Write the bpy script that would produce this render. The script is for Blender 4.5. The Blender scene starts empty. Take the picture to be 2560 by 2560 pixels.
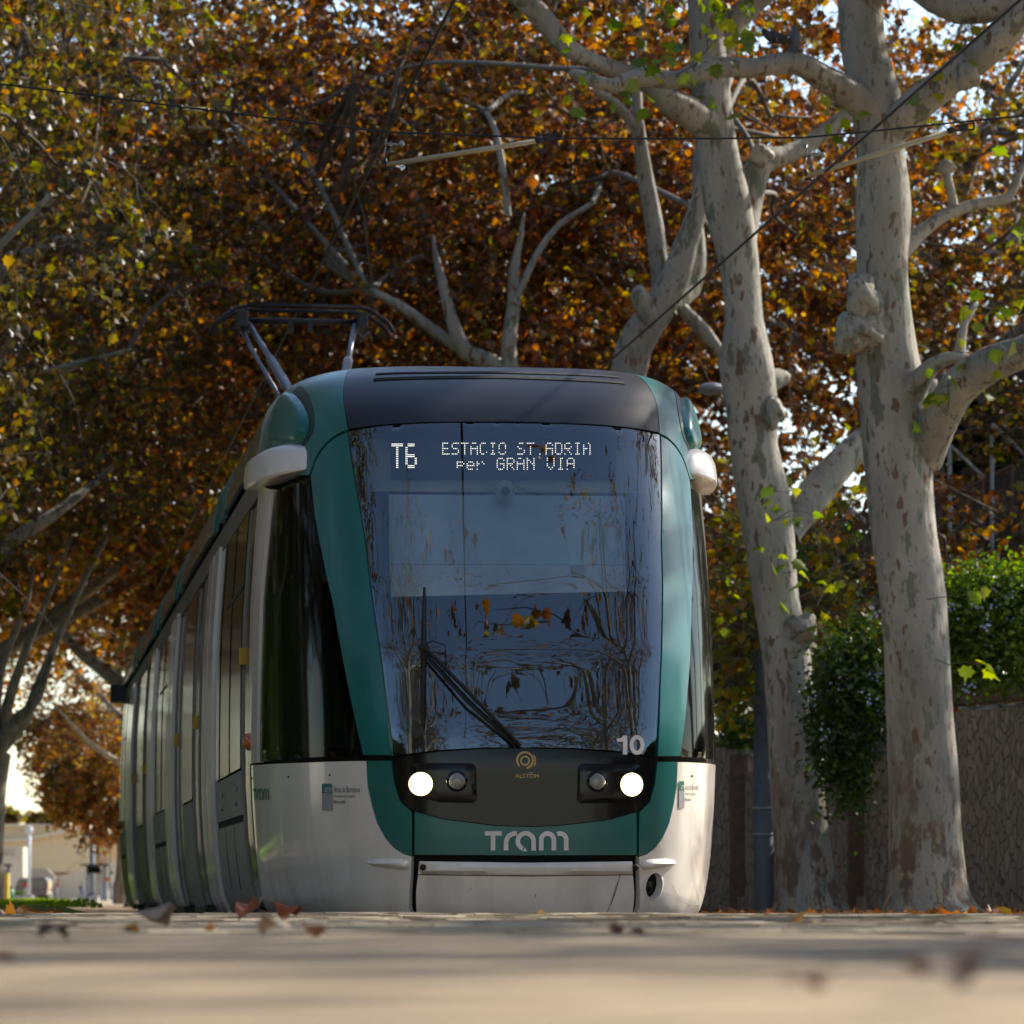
import bpy, math, random
import numpy as np
from mathutils import Vector, Matrix
from mathutils.geometry import delaunay_2d_cdt

# ------------------------------------------------------------------ camera, sky, sun, exposure
sc = bpy.context.scene
COL = sc.collection
F, HC, HY, CX = 11200.0, 0.085, 2243.0, 1280.0     # focal length in photo pixels, eye height, horizon row, centre column
cam = bpy.data.cameras.new("camera")
cam.sensor_width = 36.0
cam.lens = 36.0 * F / 2560.0
cam.shift_y = (HY - 1280.0) / 2560.0
cam.clip_start = 0.1
cam.clip_end = 4000
cam.dof.use_dof = True
cam.dof.focus_distance = 24.6
cam.dof.aperture_fstop = 6.3
cam.dof.aperture_blades = 9
camo = bpy.data.objects.new("camera", cam)
COL.objects.link(camo)
camo.location = (0, 0, HC)
camo.rotation_euler = (math.pi / 2, 0, 0)
sc.camera = camo

SUN_AZ, SUN_EL = 52.0, 36.0
world = bpy.data.worlds.new("World")
sc.world = world
world.use_nodes = True
wn = world.node_tree
sky = wn.nodes.new("ShaderNodeTexSky")
sky.sky_type = 'NISHITA'
sky.sun_disc = False
sky.sun_elevation = math.radians(SUN_EL)
sky.sun_rotation = math.radians(SUN_AZ)
sky.dust_density = 0.6
sky.ozone_density = 0.7
wn.links.new(sky.outputs[0], wn.nodes['Background'].inputs[0])
wn.nodes['Background'].inputs[1].default_value = 0.15
sun = bpy.data.lights.new("sun", 'SUN')
sun.energy = 5.0
sun.angle = math.radians(0.53)
sun.color = (1.0, 0.93, 0.82)
suno = bpy.data.objects.new("sun", sun)
COL.objects.link(suno)
sd = Vector((math.sin(math.radians(SUN_AZ)) * math.cos(math.radians(SUN_EL)), math.cos(math.radians(SUN_AZ)) * math.cos(math.radians(SUN_EL)), math.sin(math.radians(SUN_EL))))
suno.rotation_euler = sd.to_track_quat('Z', 'Y').to_euler()
suno.location = (0, 0, 60)
sc.view_settings.view_transform = 'Standard'
sc.view_settings.look = 'None'
sc.view_settings.exposure = 0.72
sc.view_settings.gamma = 1.0
sc.render.engine = 'CYCLES'
cy = sc.cycles
cy.max_bounces = 8
cy.diffuse_bounces = 3
cy.glossy_bounces = 3
cy.transmission_bounces = 4
cy.transparent_max_bounces = 12
cy.sample_clamp_indirect = 4.0
cy.use_denoising = True
cy.use_adaptive_sampling = True
cy.adaptive_threshold = 0.02

# ------------------------------------------------------------------ helpers
def px(x, y, d):
    """point of the place seen at photo position (x, y) at distance d"""
    return Vector(((x - CX) / F * d, d, HC + (HY - y) / F * d))

def tag(o, label=None, cat=None, group=None, kind=None):
    if label: o['label'] = label
    if cat: o['category'] = cat
    if group: o['group'] = group
    if kind: o['kind'] = kind
    return o

def empty(name, loc=(0, 0, 0), rz=0.0, label=None, cat=None, group=None):
    o = bpy.data.objects.new(name, None)
    o.empty_display_size = 0.2
    COL.objects.link(o)
    o.location = loc
    o.rotation_euler = (0, 0, rz)
    return tag(o, label, cat, group)

def link_mesh(name, me, mat=None, parent=None, smooth=True):
    o = bpy.data.objects.new(name, me)
    COL.objects.link(o)
    if mat is not None and len(me.materials) == 0:
        me.materials.append(mat)
    if parent is not None:
        o.parent = parent
    if smooth and len(me.polygons):
        me.polygons.foreach_set('use_smooth', np.ones(len(me.polygons), bool))
    return o

def np_mesh(name, V, polys=None, tris=None, mat=None, parent=None, smooth=True):
    me = bpy.data.meshes.new(name)
    V = np.ascontiguousarray(V, dtype=np.float32)
    if tris is not None:
        tris = np.ascontiguousarray(tris, dtype=np.int32)
        me.vertices.add(len(V))
        me.vertices.foreach_set('co', V.ravel())
        k = tris.shape[1]
        me.loops.add(tris.size)
        me.loops.foreach_set('vertex_index', tris.ravel())
        me.polygons.add(len(tris))
        me.polygons.foreach_set('loop_start', np.arange(0, tris.size, k, dtype=np.int32))
        me.update(calc_edges=True)
    else:
        me.from_pydata(V.tolist(), [], polys)
        me.update()
    return link_mesh(name, me, mat, parent, smooth)

class MB:
    """collects simple shapes into one mesh"""
    def __init__(s): s.v = []; s.f = []
    def add(s, v, f):
        n = len(s.v); s.v += [tuple(p) for p in v]; s.f += [tuple(n + i for i in q) for q in f]
        return s
    def box(s, a, b, ch=0.0):
        x0, y0, z0 = a; x1, y1, z1 = b
        if ch <= 0:
            return s.add([(x0,y0,z0),(x1,y0,z0),(x1,y1,z0),(x0,y1,z0),(x0,y0,z1),(x1,y0,z1),(x1,y1,z1),(x0,y1,z1)],
                         [(0,3,2,1),(4,5,6,7),(0,1,5,4),(1,2,6,5),(2,3,7,6),(3,0,4,7)])
        c = ch
        lo = [(x0+c,y0),(x1-c,y0),(x1,y0+c),(x1,y1-c),(x1-c,y1),(x0+c,y1),(x0,y1-c),(x0,y0+c)]
        v = [(p[0],p[1],z0) for p in lo] + [(p[0],p[1],z1) for p in lo]
        return s.add(v, [tuple(range(7,-1,-1)), tuple(range(8,16))] + [(i,(i+1)%8,8+(i+1)%8,8+i) for i in range(8)])
    def tube(s, pts, rad, n=8, cap=True):
        V, Q = tube_np(pts, rad, n)
        base = len(s.v)
        s.v += [tuple(p) for p in V]; s.f += [tuple(int(base + i) for i in q) for q in Q]
        if cap:
            s.f.append(tuple(base + i for i in range(n - 1, -1, -1)))
            m = len(V) - n
            s.f.append(tuple(base + m + i for i in range(n)))
        return s
    def sph(s, c, r, n=12, m=8):
        if not hasattr(r, '__len__'): r = (r, r, r)
        v = [(c[0], c[1], c[2] - r[2])]; f = []
        for j in range(1, m):
            th = math.pi * j / m
            for i in range(n):
                a = 2 * math.pi * i / n
                v.append((c[0] + r[0]*math.sin(th)*math.cos(a), c[1] + r[1]*math.sin(th)*math.sin(a), c[2] - r[2]*math.cos(th)))
        v.append((c[0], c[1], c[2] + r[2]))
        for i in range(n): f.append((0, 1 + (i+1) % n, 1 + i))
        for j in range(m - 2):
            for i in range(n):
                a = 1 + j*n + i; b = 1 + j*n + (i+1) % n
                f.append((a, b, b + n, a + n))
        k = 1 + (m-2)*n
        for i in range(n): f.append((k + i, k + (i+1) % n, len(v) - 1))
        return s.add(v, f)
    def prism(s, poly, d0, d1, fn):
        """poly of 2D points extruded between d0 and d1; fn(u, v, d) -> xyz"""
        n = len(poly)
        v = [fn(p[0], p[1], d0) for p in poly] + [fn(p[0], p[1], d1) for p in poly]
        return s.add(v, [tuple(range(n)), tuple(range(2*n-1, n-1, -1))] + [(i, n+i, n+(i+1) % n, (i+1) % n) for i in range(n)])
    def build(s, name, mat, parent=None, smooth=False, bevel=0.0):
        me = bpy.data.meshes.new(name)
        me.from_pydata(s.v, [], s.f)
        me.update()
        o = link_mesh(name, me, mat, parent, smooth)
        if bevel > 0:
            m = o.modifiers.new('bevel', 'BEVEL'); m.width = bevel; m.segments = 2; m.limit_method = 'ANGLE'
        return o

def tube_np(pts, rad, n=8):
    P = np.asarray([tuple(p) for p in pts], float)
    R = np.full(len(P), rad, float) if not hasattr(rad, '__len__') else np.asarray(rad, float)
    T = np.gradient(P, axis=0)
    T /= np.linalg.norm(T, axis=1)[:, None] + 1e-9
    ref = np.array([0.0, 0, 1]) if abs(T[:, 2]).mean() < 0.8 else np.array([0.0, 1, 0])
    A = np.cross(T, ref); A /= np.linalg.norm(A, axis=1)[:, None] + 1e-9
    B = np.cross(T, A)
    an = np.linspace(0, 2*math.pi, n, endpoint=False)
    V = P[:, None] + R[:, None, None] * (A[:, None] * np.cos(an)[None, :, None] + B[:, None] * np.sin(an)[None, :, None])
    i = np.arange(len(P)-1)[:, None] * n; j = np.arange(n)[None]; k = (j+1) % n
    Q = np.stack([i + j, i + k, i + n + k, i + n + j], -1).reshape(-1, 4)
    return V.reshape(-1, 3), Q

def smooth_path(pts, rad, step=0.25):
    """Catmull-Rom through the points (any number of columns), radius interpolated"""
    P = np.asarray([tuple(p) for p in pts], float); R = np.asarray(rad, float)
    D = np.c_[P, R]
    D = np.vstack([2*D[0]-D[1], D, 2*D[-1]-D[-2]])
    out = []
    for i in range(1, len(D)-2):
        L = np.linalg.norm(D[i+1, :3] - D[i, :3]); k = max(2, int(L/step))
        for t in np.linspace(0, 1, k, endpoint=False):
            a, b, c, d = D[i-1], D[i], D[i+1], D[i+2]
            out.append(.5*((2*b) + (c-a)*t + (2*a-5*b+4*c-d)*t*t + (3*b-a-3*c+d)*t**3))
    out.append(D[-2])
    out = np.array(out)
    return out[:, :3], np.maximum(out[:, 3], .003)

# ------------------------------------------------------------------ materials
def mat_new(name):
    m = bpy.data.materials.new(name); m.use_nodes = True
    return m, m.node_tree.nodes, m.node_tree.links, m.node_tree.nodes['Principled BSDF']

def noise_col(nt, ln, c1, c2, scale=5, detail=4, lo=.35, hi=.65, coord='Object', stretch=None, rough=.6):
    tc = nt.new('ShaderNodeTexCoord'); n = nt.new('ShaderNodeTexNoise'); r = nt.new('ShaderNodeValToRGB')
    n.inputs['Scale'].default_value = scale; n.inputs['Detail'].default_value = detail; n.inputs['Roughness'].default_value = rough
    if stretch:
        mp = nt.new('ShaderNodeMapping'); mp.inputs['Scale'].default_value = stretch
        ln.new(tc.outputs[coord], mp.inputs[0]); ln.new(mp.outputs[0], n.inputs['Vector'])
    else:
        ln.new(tc.outputs[coord], n.inputs['Vector'])
    r.color_ramp.elements[0].position = lo; r.color_ramp.elements[1].position = hi
    r.color_ramp.elements[0].color = (*c1, 1); r.color_ramp.elements[1].color = (*c2, 1)
    ln.new(n.outputs['Fac'], r.inputs[0])
    return r, n

def pmat(name, c, rough=.5, metal=0.0, c2=None, scale=6, coat=0.0, bump=0.0, bscale=30, emis=None, es=0, stretch=None, spec=.5):
    m, nt, ln, b = mat_new(name)
    b.inputs['Roughness'].default_value = rough; b.inputs['Metallic'].default_value = metal
    b.inputs['Coat Weight'].default_value = coat; b.inputs['Coat Roughness'].default_value = .06
    b.inputs['Specular IOR Level'].default_value = spec
    c2 = c2 or tuple(x*.86 for x in c)
    r, n = noise_col(nt, ln, c2, c, scale, stretch=stretch)
    ln.new(r.outputs[0], b.inputs['Base Color'])
    if bump > 0:
        n2 = nt.new('ShaderNodeTexNoise'); n2.inputs['Scale'].default_value = bscale; n2.inputs['Detail'].default_value = 3
        tc = nt.new('ShaderNodeTexCoord'); ln.new(tc.outputs['Object'], n2.inputs['Vector'])
        bp = nt.new('ShaderNodeBump'); bp.inputs['Strength'].default_value = bump; bp.inputs['Distance'].default_value = .02
        ln.new(n2.outputs['Fac'], bp.inputs['Height']); ln.new(bp.outputs[0], b.inputs['Normal'])
    if emis:
        b.inputs['Emission Color'].default_value = (*emis, 1); b.inputs['Emission Strength'].default_value = es
    return m

def add_dirt(m, colr=(.36, .30, .23)):
    nt, ln = m.node_tree.nodes, m.node_tree.links; b = nt['Principled BSDF']; src = b.inputs['Base Color'].links[0].from_socket
    tc = nt.new('ShaderNodeTexCoord'); sp = nt.new('ShaderNodeSeparateXYZ'); ln.new(tc.outputs['Object'], sp.inputs[0])
    def nz(scale, lo, hi, st):
        mp = nt.new('ShaderNodeMapping'); mp.inputs['Scale'].default_value = st; ln.new(tc.outputs['Object'], mp.inputs[0])
        n = nt.new('ShaderNodeTexNoise'); n.inputs['Scale'].default_value = scale; n.inputs['Detail'].default_value = 5; ln.new(mp.outputs[0], n.inputs['Vector'])
        r = nt.new('ShaderNodeMapRange'); r.inputs[1].default_value = lo; r.inputs[2].default_value = hi; ln.new(n.outputs['Fac'], r.inputs[0]); return r.outputs[0]
    a = nz(5, .45, .75, (1, 1, .35)); c = nz(70, .70, .76, (1, 1, 1))
    mr = nt.new('ShaderNodeMapRange'); mr.inputs[1].default_value = -.05; mr.inputs[2].default_value = .7; mr.inputs[3].default_value = .55; mr.inputs[4].default_value = .08; ln.new(sp.outputs['Z'], mr.inputs[0])
    m1 = nt.new('ShaderNodeMath'); m1.operation = 'MULTIPLY'; ln.new(a, m1.inputs[0]); ln.new(mr.outputs[0], m1.inputs[1])
    m2 = nt.new('ShaderNodeMath'); m2.operation = 'MULTIPLY_ADD'; ln.new(c, m2.inputs[0]); m2.inputs[1].default_value = .45; ln.new(m1.outputs[0], m2.inputs[2]); m2.use_clamp = True
    mx = nt.new('ShaderNodeMix'); mx.data_type = 'RGBA'; ln.new(m2.outputs[0], mx.inputs[0]); ln.new(src, mx.inputs[6]); mx.inputs[7].default_value = (*colr, 1); ln.new(mx.outputs[2], b.inputs['Base Color'])
    r2 = nt.new('ShaderNodeMapRange'); r2.inputs[3].default_value = .3; r2.inputs[4].default_value = .7; ln.new(m2.outputs[0], r2.inputs[0]); ln.new(r2.outputs[0], b.inputs['Roughness'])

def glass_mat(name, tint, ior=1.6, ripple=.0, rscale=3.0, rough=0.0, gl=(1, 1, 1)):
    m, nt, ln, b = mat_new(name); nt.remove(b)
    out = nt['Material Output']
    tr = nt.new('ShaderNodeBsdfTransparent'); tr.inputs[0].default_value = (*tint, 1)
    g = nt.new('ShaderNodeBsdfGlossy'); g.inputs['Roughness'].default_value = rough; g.inputs['Color'].default_value = (*gl, 1)
    fr = nt.new('ShaderNodeFresnel'); fr.inputs[0].default_value = ior
    mx = nt.new('ShaderNodeMixShader')
    if ripple > 0:
        n = nt.new('ShaderNodeTexNoise'); n.inputs['Scale'].default_value = rscale; n.inputs['Detail'].default_value = 1
        tc = nt.new('ShaderNodeTexCoord'); mp = nt.new('ShaderNodeMapping'); mp.inputs['Scale'].default_value = (1, 1, 3)
        ln.new(tc.outputs['Object'], mp.inputs[0]); ln.new(mp.outputs[0], n.inputs['Vector'])
        bp = nt.new('ShaderNodeBump'); bp.inputs['Strength'].default_value = ripple; bp.inputs['Distance'].default_value = .02
        ln.new(n.outputs['Fac'], bp.inputs['Height']); ln.new(bp.outputs[0], g.inputs['Normal'])
    ln.new(fr.outputs[0], mx.inputs[0]); ln.new(tr.outputs[0], mx.inputs[1]); ln.new(g.outputs[0], mx.inputs[2]); ln.new(mx.outputs[0], out.inputs[0])
    return m

def leaf_mat(name, stops, trans=.55, lum=1.0):
    m, nt, ln, b = mat_new(name); nt.remove(b)
    out = nt['Material Output']
    geo = nt.new('ShaderNodeNewGeometry'); r = nt.new('ShaderNodeValToRGB'); r.color_ramp.interpolation = 'LINEAR'
    e = r.color_ramp.elements
    while len(e) < len(stops): e.new(.5)
    for i, (p, c) in enumerate(stops): e[i].position = p; e[i].color = (*[x*lum for x in c], 1)
    ln.new(geo.outputs['Random Per Island'], r.inputs[0])
    # warmer / cooler patches through the crown
    n = nt.new('ShaderNodeTexNoise'); n.inputs['Scale'].default_value = .45; n.inputs['Detail'].default_value = 1
    oi = nt.new('ShaderNodeObjectInfo')
    tc = nt.new('ShaderNodeTexCoord'); va = nt.new('ShaderNodeVectorMath'); va.operation = 'ADD'
    ln.new(tc.outputs['Object'], va.inputs[0]); ln.new(oi.outputs['Random'], va.inputs[1]); ln.new(va.outputs[0], n.inputs['Vector'])
    hs = nt.new('ShaderNodeHueSaturation')
    mr = nt.new('ShaderNodeMapRange'); mr.inputs[1].default_value = .3; mr.inputs[2].default_value = .7; mr.inputs[3].default_value = .483; mr.inputs[4].default_value = .512
    ln.new(n.outputs['Fac'], mr.inputs[0]); ln.new(mr.outputs[0], hs.inputs['Hue']); ln.new(r.outputs[0], hs.inputs['Color'])
    d = nt.new('ShaderNodeBsdfDiffuse'); t = nt.new('ShaderNodeBsdfTranslucent'); mx = nt.new('ShaderNodeMixShader'); mx.inputs[0].default_value = trans
    sat = nt.new('ShaderNodeHueSaturation'); sat.inputs['Saturation'].default_value = 1.25; sat.inputs['Value'].default_value = 1.6
    ln.new(hs.outputs[0], d.inputs[0]); ln.new(hs.outputs[0], sat.inputs['Color']); ln.new(sat.outputs[0], t.inputs[0])
    ln.new(d.outputs[0], mx.inputs[1]); ln.new(t.outputs[0], mx.inputs[2])
    g = nt.new('ShaderNodeBsdfGlossy'); g.inputs['Roughness'].default_value = .4; g.inputs['Color'].default_value = (.9, .9, .9, 1)
    m2 = nt.new('ShaderNodeMixShader'); m2.inputs[0].default_value = .035
    ln.new(mx.outputs[0], m2.inputs[1]); ln.new(g.outputs[0], m2.inputs[2]); ln.new(m2.outputs[0], out.inputs[0])
    return m

M = {}
M['white'] = pmat('tram_white_paint', (.82, .765, .70), .35, c2=(.77, .715, .65), scale=1.5, coat=.6)
M['teal'] = pmat('tram_teal_paint', (.007, .145, .130), .3, c2=(.006, .125, .113), scale=2, coat=.15, spec=.4)
add_dirt(M['white']); add_dirt(M['teal'], (.05, .09, .08))
M['tealdark'] = pmat('recess_shade_teal', (.003, .035, .033), .4)
M['roofdark'] = pmat('tram_roof_charcoal', (.011, .011, .015), .38, scale=2, coat=.12, spec=.35)
M['gloss'] = pmat('tram_black_gloss', (.006, .006, .007), .15, coat=.0, spec=.3)
M['rubber'] = pmat('black_rubber', (.008, .008, .008), .7)
M['shell'] = pmat('tram_inner_black', (.006, .006, .006), .9)
M['steel'] = pmat('brushed_side_panel', (.30, .30, .31), .48, .6, c2=(.27, .27, .28), scale=3, stretch=(1, 6, .4))
M['fair'] = pmat('grey_roof_fairing', (.12, .125, .11), .22, .3, coat=.4)
M['cant'] = pmat('grey_cant_rail', (.17, .165, .16), .35, .4)
M['glass'] = glass_mat('windscreen_glass', (.93, .96, .96), 2.2, ripple=.005, rscale=2.5, gl=(.85, .95, 1))
M['sglass'] = glass_mat('tinted_side_glass', (.20, .22, .19), 1.22, rough=.07, gl=(.6, .62, .58))
M['pglass'] = pmat('dark_passenger_glass', (.012, .013, .011), .09, coat=.0, spec=.35, bump=.02, bscale=6)
M['amber'] = pmat('amber_lens', (.55, .12, .01), .2, coat=.8)
M['yellow'] = pmat('yellow_plastic', (.6, .36, .02), .4)
M['chrome'] = pmat('lamp_lens', (.32, .32, .30), .25, .2, c2=(.16, .16, .15), scale=160)
M['lamp'] = pmat('headlamp_beam', (.9, .9, .8), .3, emis=(1, .93, .62), es=60)
M['gold'] = pmat('gold_lettering', (.50, .34, .12), .4)
M['lwhite'] = pmat('pale_lettering', (.80, .76, .72), .5)
M['lampglow'] = pmat('headlamp_glow_ring', (.9, .85, .6), .3, emis=(1, .86, .38), es=2.2)  # emissive ring added for the warm glow around the lamp
M['lteal'] = pmat('teal_lettering', (.012, .16, .135), .5)
M['lblack'] = pmat('dark_lettering', (.10, .10, .11), .5)
M['lgrey'] = pmat('grey_emblem', (.36, .36, .37), .5)
M['scuff'] = pmat('scuff_mark', (.22, .18, .14), .8)
M['led'] = pmat('led_dot', (.9, .9, .8), .5, emis=(1, .97, .86), es=1.5)
M['display'] = pmat('display_face', (.012, .022, .04), .35)
M['blind'] = pmat('blue_grey_blind', (.74, .88, .88), .7)
M['blindlow'] = pmat('pale_blind_hem', (.86, .90, .88), .7)
M['beige'] = pmat('pale_cab_trim', (.60, .62, .50), .6)
M['cabdark'] = pmat('cab_plastic', (.03, .035, .04), .6)
M['cabwall'] = pmat('cab_partition', (.07, .10, .13), .5)
M['alu'] = pmat('painted_tube', (.20, .21, .25), .35, .5)
M['darkmetal'] = pmat('dark_metal', (.03, .03, .033), .5, .4)
M['wire'] = pmat('overhead_wire', (.03, .03, .035), .5, .6)
M['rod'] = pmat('glassfibre_rod', (.36, .30, .18), .5)
M['rail'] = pmat('steel_rail', (.25, .22, .2), .3, .9)
M['post'] = pmat('grey_painted_post', (.10, .105, .12), .5, c2=(.075, .08, .09))
M['skin'] = pmat('skin', (.45, .28, .2), .6)
# ------------------------------------------------------------------ ground
EY = np.array([-.114, 1.0]); EY /= np.hypot(*EY); EX = np.array([EY[1], -EY[0]])
X0, Y0 = .08, 24.0
YAW = math.atan2(-EY[0], EY[1])
def uv_xy(u, r): return X0 + u*EX[0] + r*EY[0], Y0 + u*EX[1] + r*EY[1]
def xy_uv(x, y): return (x-X0)*EX[0] + (y-Y0)*EX[1], (x-X0)*EY[0] + (y-Y0)*EY[1]
def gh(x, y):
    """ground height"""
    return float(np.interp(y, [-60, 12, 19, 24, 48, 3000], [0, 0, -.008, -.035, -.15, -.15]))
GD = MB()

def ground_material():
    m, nt, ln, b = mat_new('stone_paving')
    tc = nt.new('ShaderNodeTexCoord'); mp = nt.new('ShaderNodeMapping'); mp.inputs['Rotation'].default_value = (0, 0, .35)
    ln.new(tc.outputs['Object'], mp.inputs[0])
    br = nt.new('ShaderNodeTexBrick'); br.inputs['Scale'].default_value = 1.0
    br.inputs['Brick Width'].default_value = .6; br.inputs['Row Height'].default_value = .4; br.inputs['Mortar Size'].default_value = .008
    br.inputs['Color1'].default_value = (.48, .365, .225, 1); br.inputs['Color2'].default_value = (.40, .305, .19, 1); br.inputs['Mortar'].default_value = (.10, .085, .065, 1)
    ln.new(mp.outputs[0], br.inputs['Vector'])
    n = nt.new('ShaderNodeTexNoise'); n.inputs['Scale'].default_value = 2.2; n.inputs['Detail'].default_value = 7; n.inputs['Roughness'].default_value = .7
    ln.new(tc.outputs['Object'], n.inputs['Vector'])
    r = nt.new('ShaderNodeValToRGB'); r.color_ramp.elements[0].position = .3; r.color_ramp.elements[0].color = (.62, .58, .52, 1); r.color_ramp.elements[1].position = .7; r.color_ramp.elements[1].color = (1.1, 1.08, 1.04, 1)
    ln.new(n.outputs['Fac'], r.inputs[0])
    mx = nt.new('ShaderNodeMix'); mx.data_type = 'RGBA'; mx.blend_type = 'MULTIPLY'; mx.inputs[0].default_value = 1
    ln.new(br.outputs['Color'], mx.inputs[6]); ln.new(r.outputs[0], mx.inputs[7]); ln.new(mx.outputs[2], b.inputs['Base Color'])
    b.inputs['Roughness'].default_value = .75
    n2 = nt.new('ShaderNodeTexNoise'); n2.inputs['Scale'].default_value = 60; n2.inputs['Detail'].default_value = 4
    ln.new(tc.outputs['Object'], n2.inputs['Vector'])
    ad = nt.new('ShaderNodeMath'); ad.operation = 'MULTIPLY_ADD'; ad.inputs[1].default_value = -1.2
    ln.new(br.outputs['Fac'], ad.inputs[0]); ln.new(n2.outputs['Fac'], ad.inputs[2])
    bp = nt.new('ShaderNodeBump'); bp.inputs['Strength'].default_value = .5; bp.inputs['Distance'].default_value = .006
    ln.new(ad.outputs[0], bp.inputs['Height']); ln.new(bp.outputs[0], b.inputs['Normal'])
    return m
M['paving'] = ground_material()
M['ballast'] = pmat('track_ballast', (.09, .08, .07), .9, c2=(.04, .036, .03), scale=25, bump=.6)
M['grass'] = pmat('lawn_soil', (.16, .25, .025), .95, c2=(.10, .17, .015), scale=8)

us = np.array([-400, -200, -100, -50, -25, -12, -8, -5, -3, -2, -1.47, -1.46, 1.46, 1.47, 2, 3, 4.5, 6, 9, 14, 25, 50, 100, 200, 400])
rs = np.array([-120, -60, -40, -30, -24, -20, -16, -12, -9, -7, -5, -3.5, -2.6, -2.59, 0, 4, 8, 12, 16, 20, 24, 30, 40, 40.02, 60, 90, 130, 200, 300, 500, 900, 1600, 2600])
gv = []; gf = []; gm = []
for r in rs:
    for u in us:
        x, y = uv_xy(u, r)
        z = gh(x, y)
        if -1.461 <= u <= 1.461 and -2.591 < r < 40.01: z = -.42
        gv.append((x, y, z))
nu = len(us)
for j in range(len(rs)-1):
    for i in range(nu-1):
        gf.append((j*nu+i, j*nu+i+1, (j+1)*nu+i+1, (j+1)*nu+i))
        gm.append(1 if (us[i] >= -1.461 and us[i+1] <= 1.461 and rs[j] > -2.6 and rs[j+1] < 40.01) else 0)
me = bpy.data.meshes.new('ground'); me.from_pydata(gv, [], gf); me.materials.append(M['paving']); me.materials.append(M['ballast'])
me.polygons.foreach_set('material_index', gm); me.update()
g = link_mesh('ground', me, None, None, False); tag(g, kind='structure')
for u0 in (-.72, .72):
    mb = MB()
    a = uv_xy(u0-.035, -2.5); b_ = uv_xy(u0+.035, -2.5); c = uv_xy(u0+.035, 40); d = uv_xy(u0-.035, 40)
    mb.add([(*a,-.419),(*b_,-.419),(*c,-.419),(*d,-.419),(*a,-.33),(*b_,-.33),(*c,-.33),(*d,-.33)], [(0,3,2,1),(4,5,6,7),(0,1,5,4),(1,2,6,5),(2,3,7,6),(3,0,4,7)])
    tag(mb.build('track_rail', M['rail']), kind='structure')
# near and neighbouring track rails, flush with the paving
for u0, r0, r1 in ((-.72, -23, -2.62), (.72, -23, -2.62), (2.78, -23, 70), (4.22, -23, 70)):
    rr = np.linspace(r0, r1, 60); V = []; Q = []
    for k, r in enumerate(rr):
        for du in (-.03, .03):
            x, y = uv_xy(u0+du, r); V.append((x, y, gh(x, y)+.004))
        if k: Q.append((2*k-2, 2*k-1, 2*k+1, 2*k))
    me = bpy.data.meshes.new('street_rail'); me.from_pydata(V, [], Q); me.update()
    tag(link_mesh('street_rail', me, M['rail'], None, False), kind='structure')

# worn stone setts between the paving and the tram stop line
rg = np.random.default_rng(17); mb = MB(); k = 0
for r_ in np.arange(-13.5, -2.75, .115):
    k += 1
    for u_ in np.arange(-5.5 + (k % 2)*.11, 8.5, .215):
        x, y = uv_xy(u_, r_)
        if abs(x/y) > .135: continue
        h0 = gh(x, y) + .003 + min(1, max(.1, (r_+13.6)/5))*(rg.uniform(0, .012) + .007*math.sin(u_*1.1+r_*.7) + .007)
        V = []
        for a, b in ((-.102, -.052), (.102, -.052), (.102, .052), (-.102, .052)):
            xx, yy = uv_xy(u_+a, r_+b); V.append((xx, yy, h0+rg.uniform(-.002, .002)))
        W_ = []
        for a, b in ((-.106, -.056), (.106, -.056), (.106, .056), (-.106, .056)):
            xx, yy = uv_xy(u_+a, r_+b); W_.append((xx, yy, h0-.03))
        mb.add(V+W_, [(0, 1, 2, 3), (0, 4, 5, 1), (1, 5, 6, 2), (2, 6, 7, 3), (3, 7, 4, 0)])
M['sett'] = pmat('sett_stone', (.46, .37, .25), .8, c2=(.37, .30, .20), scale=3.5, bump=.4)
_n, _l = M['sett'].node_tree.nodes, M['sett'].node_tree.links; _b = _n['Principled BSDF']; _s0 = _b.inputs['Base Color'].links[0].from_socket
_g = _n.new('ShaderNodeNewGeometry'); _r = _n.new('ShaderNodeMapRange'); _r.inputs[3].default_value = .65; _r.inputs[4].default_value = 1.3; _l.new(_g.outputs['Random Per Island'], _r.inputs[0])
_h = _n.new('ShaderNodeHueSaturation'); _l.new(_s0, _h.inputs['Color']); _l.new(_r.outputs[0], _h.inputs['Value']); _l.new(_h.outputs[0], _b.inputs['Base Color'])
tag(mb.build('pavement_setts', M['sett']), kind='structure')

# lawn beside and beyond the tram
rng = np.random.default_rng(7)
def lawn_h(u, r): return .02 + .05*math.sin(u*1.3)*math.sin(r*.35) + .14
V = []; Q = []
lu = np.linspace(-11, -1.62, 16); lr = np.linspace(24, 110, 40)
for r in lr:
    for u in lu:
        x, y = uv_xy(u, r)
        e = min(1, (r-24)/3, (u+11)/1, (-1.62-u)/.3)
        V.append((x, y, gh(x, y) + .006 + max(0, e)*lawn_h(u, r)))
for j in range(39):
    for i in range(15):
        Q.append((j*16+i, j*16+i+1, j*16+17+i, j*16+16+i))
me = bpy.data.meshes.new('lawn'); me.from_pydata(V, [], Q); me.update()
tag(link_mesh('lawn', me, M['grass'], None, True), kind='structure')
M['blade'] = leaf_mat('grass_blade', [(0, (.18, .32, .015)), (.5, (.30, .45, .02)), (1, (.42, .48, .03))], .5)  # albedo lifted above natural so unlit blades read as sunlit
N = 26000
u = rng.uniform(-10.6, -1.7, N); r = 24.6 + (rng.random(N)**1.3)*86
x, y = uv_xy(u, r)
z = np.array([gh(a, b) + .006 + lawn_h(c, d) - .02 for a, b, c, d in zip(x, y, u, r)])
h = rng.uniform(.02, .06, N); w = rng.uniform(.012, .03, N); a = rng.uniform(0, 6.28, N)
dx, dy = np.cos(a)*w, np.sin(a)*w
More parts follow.
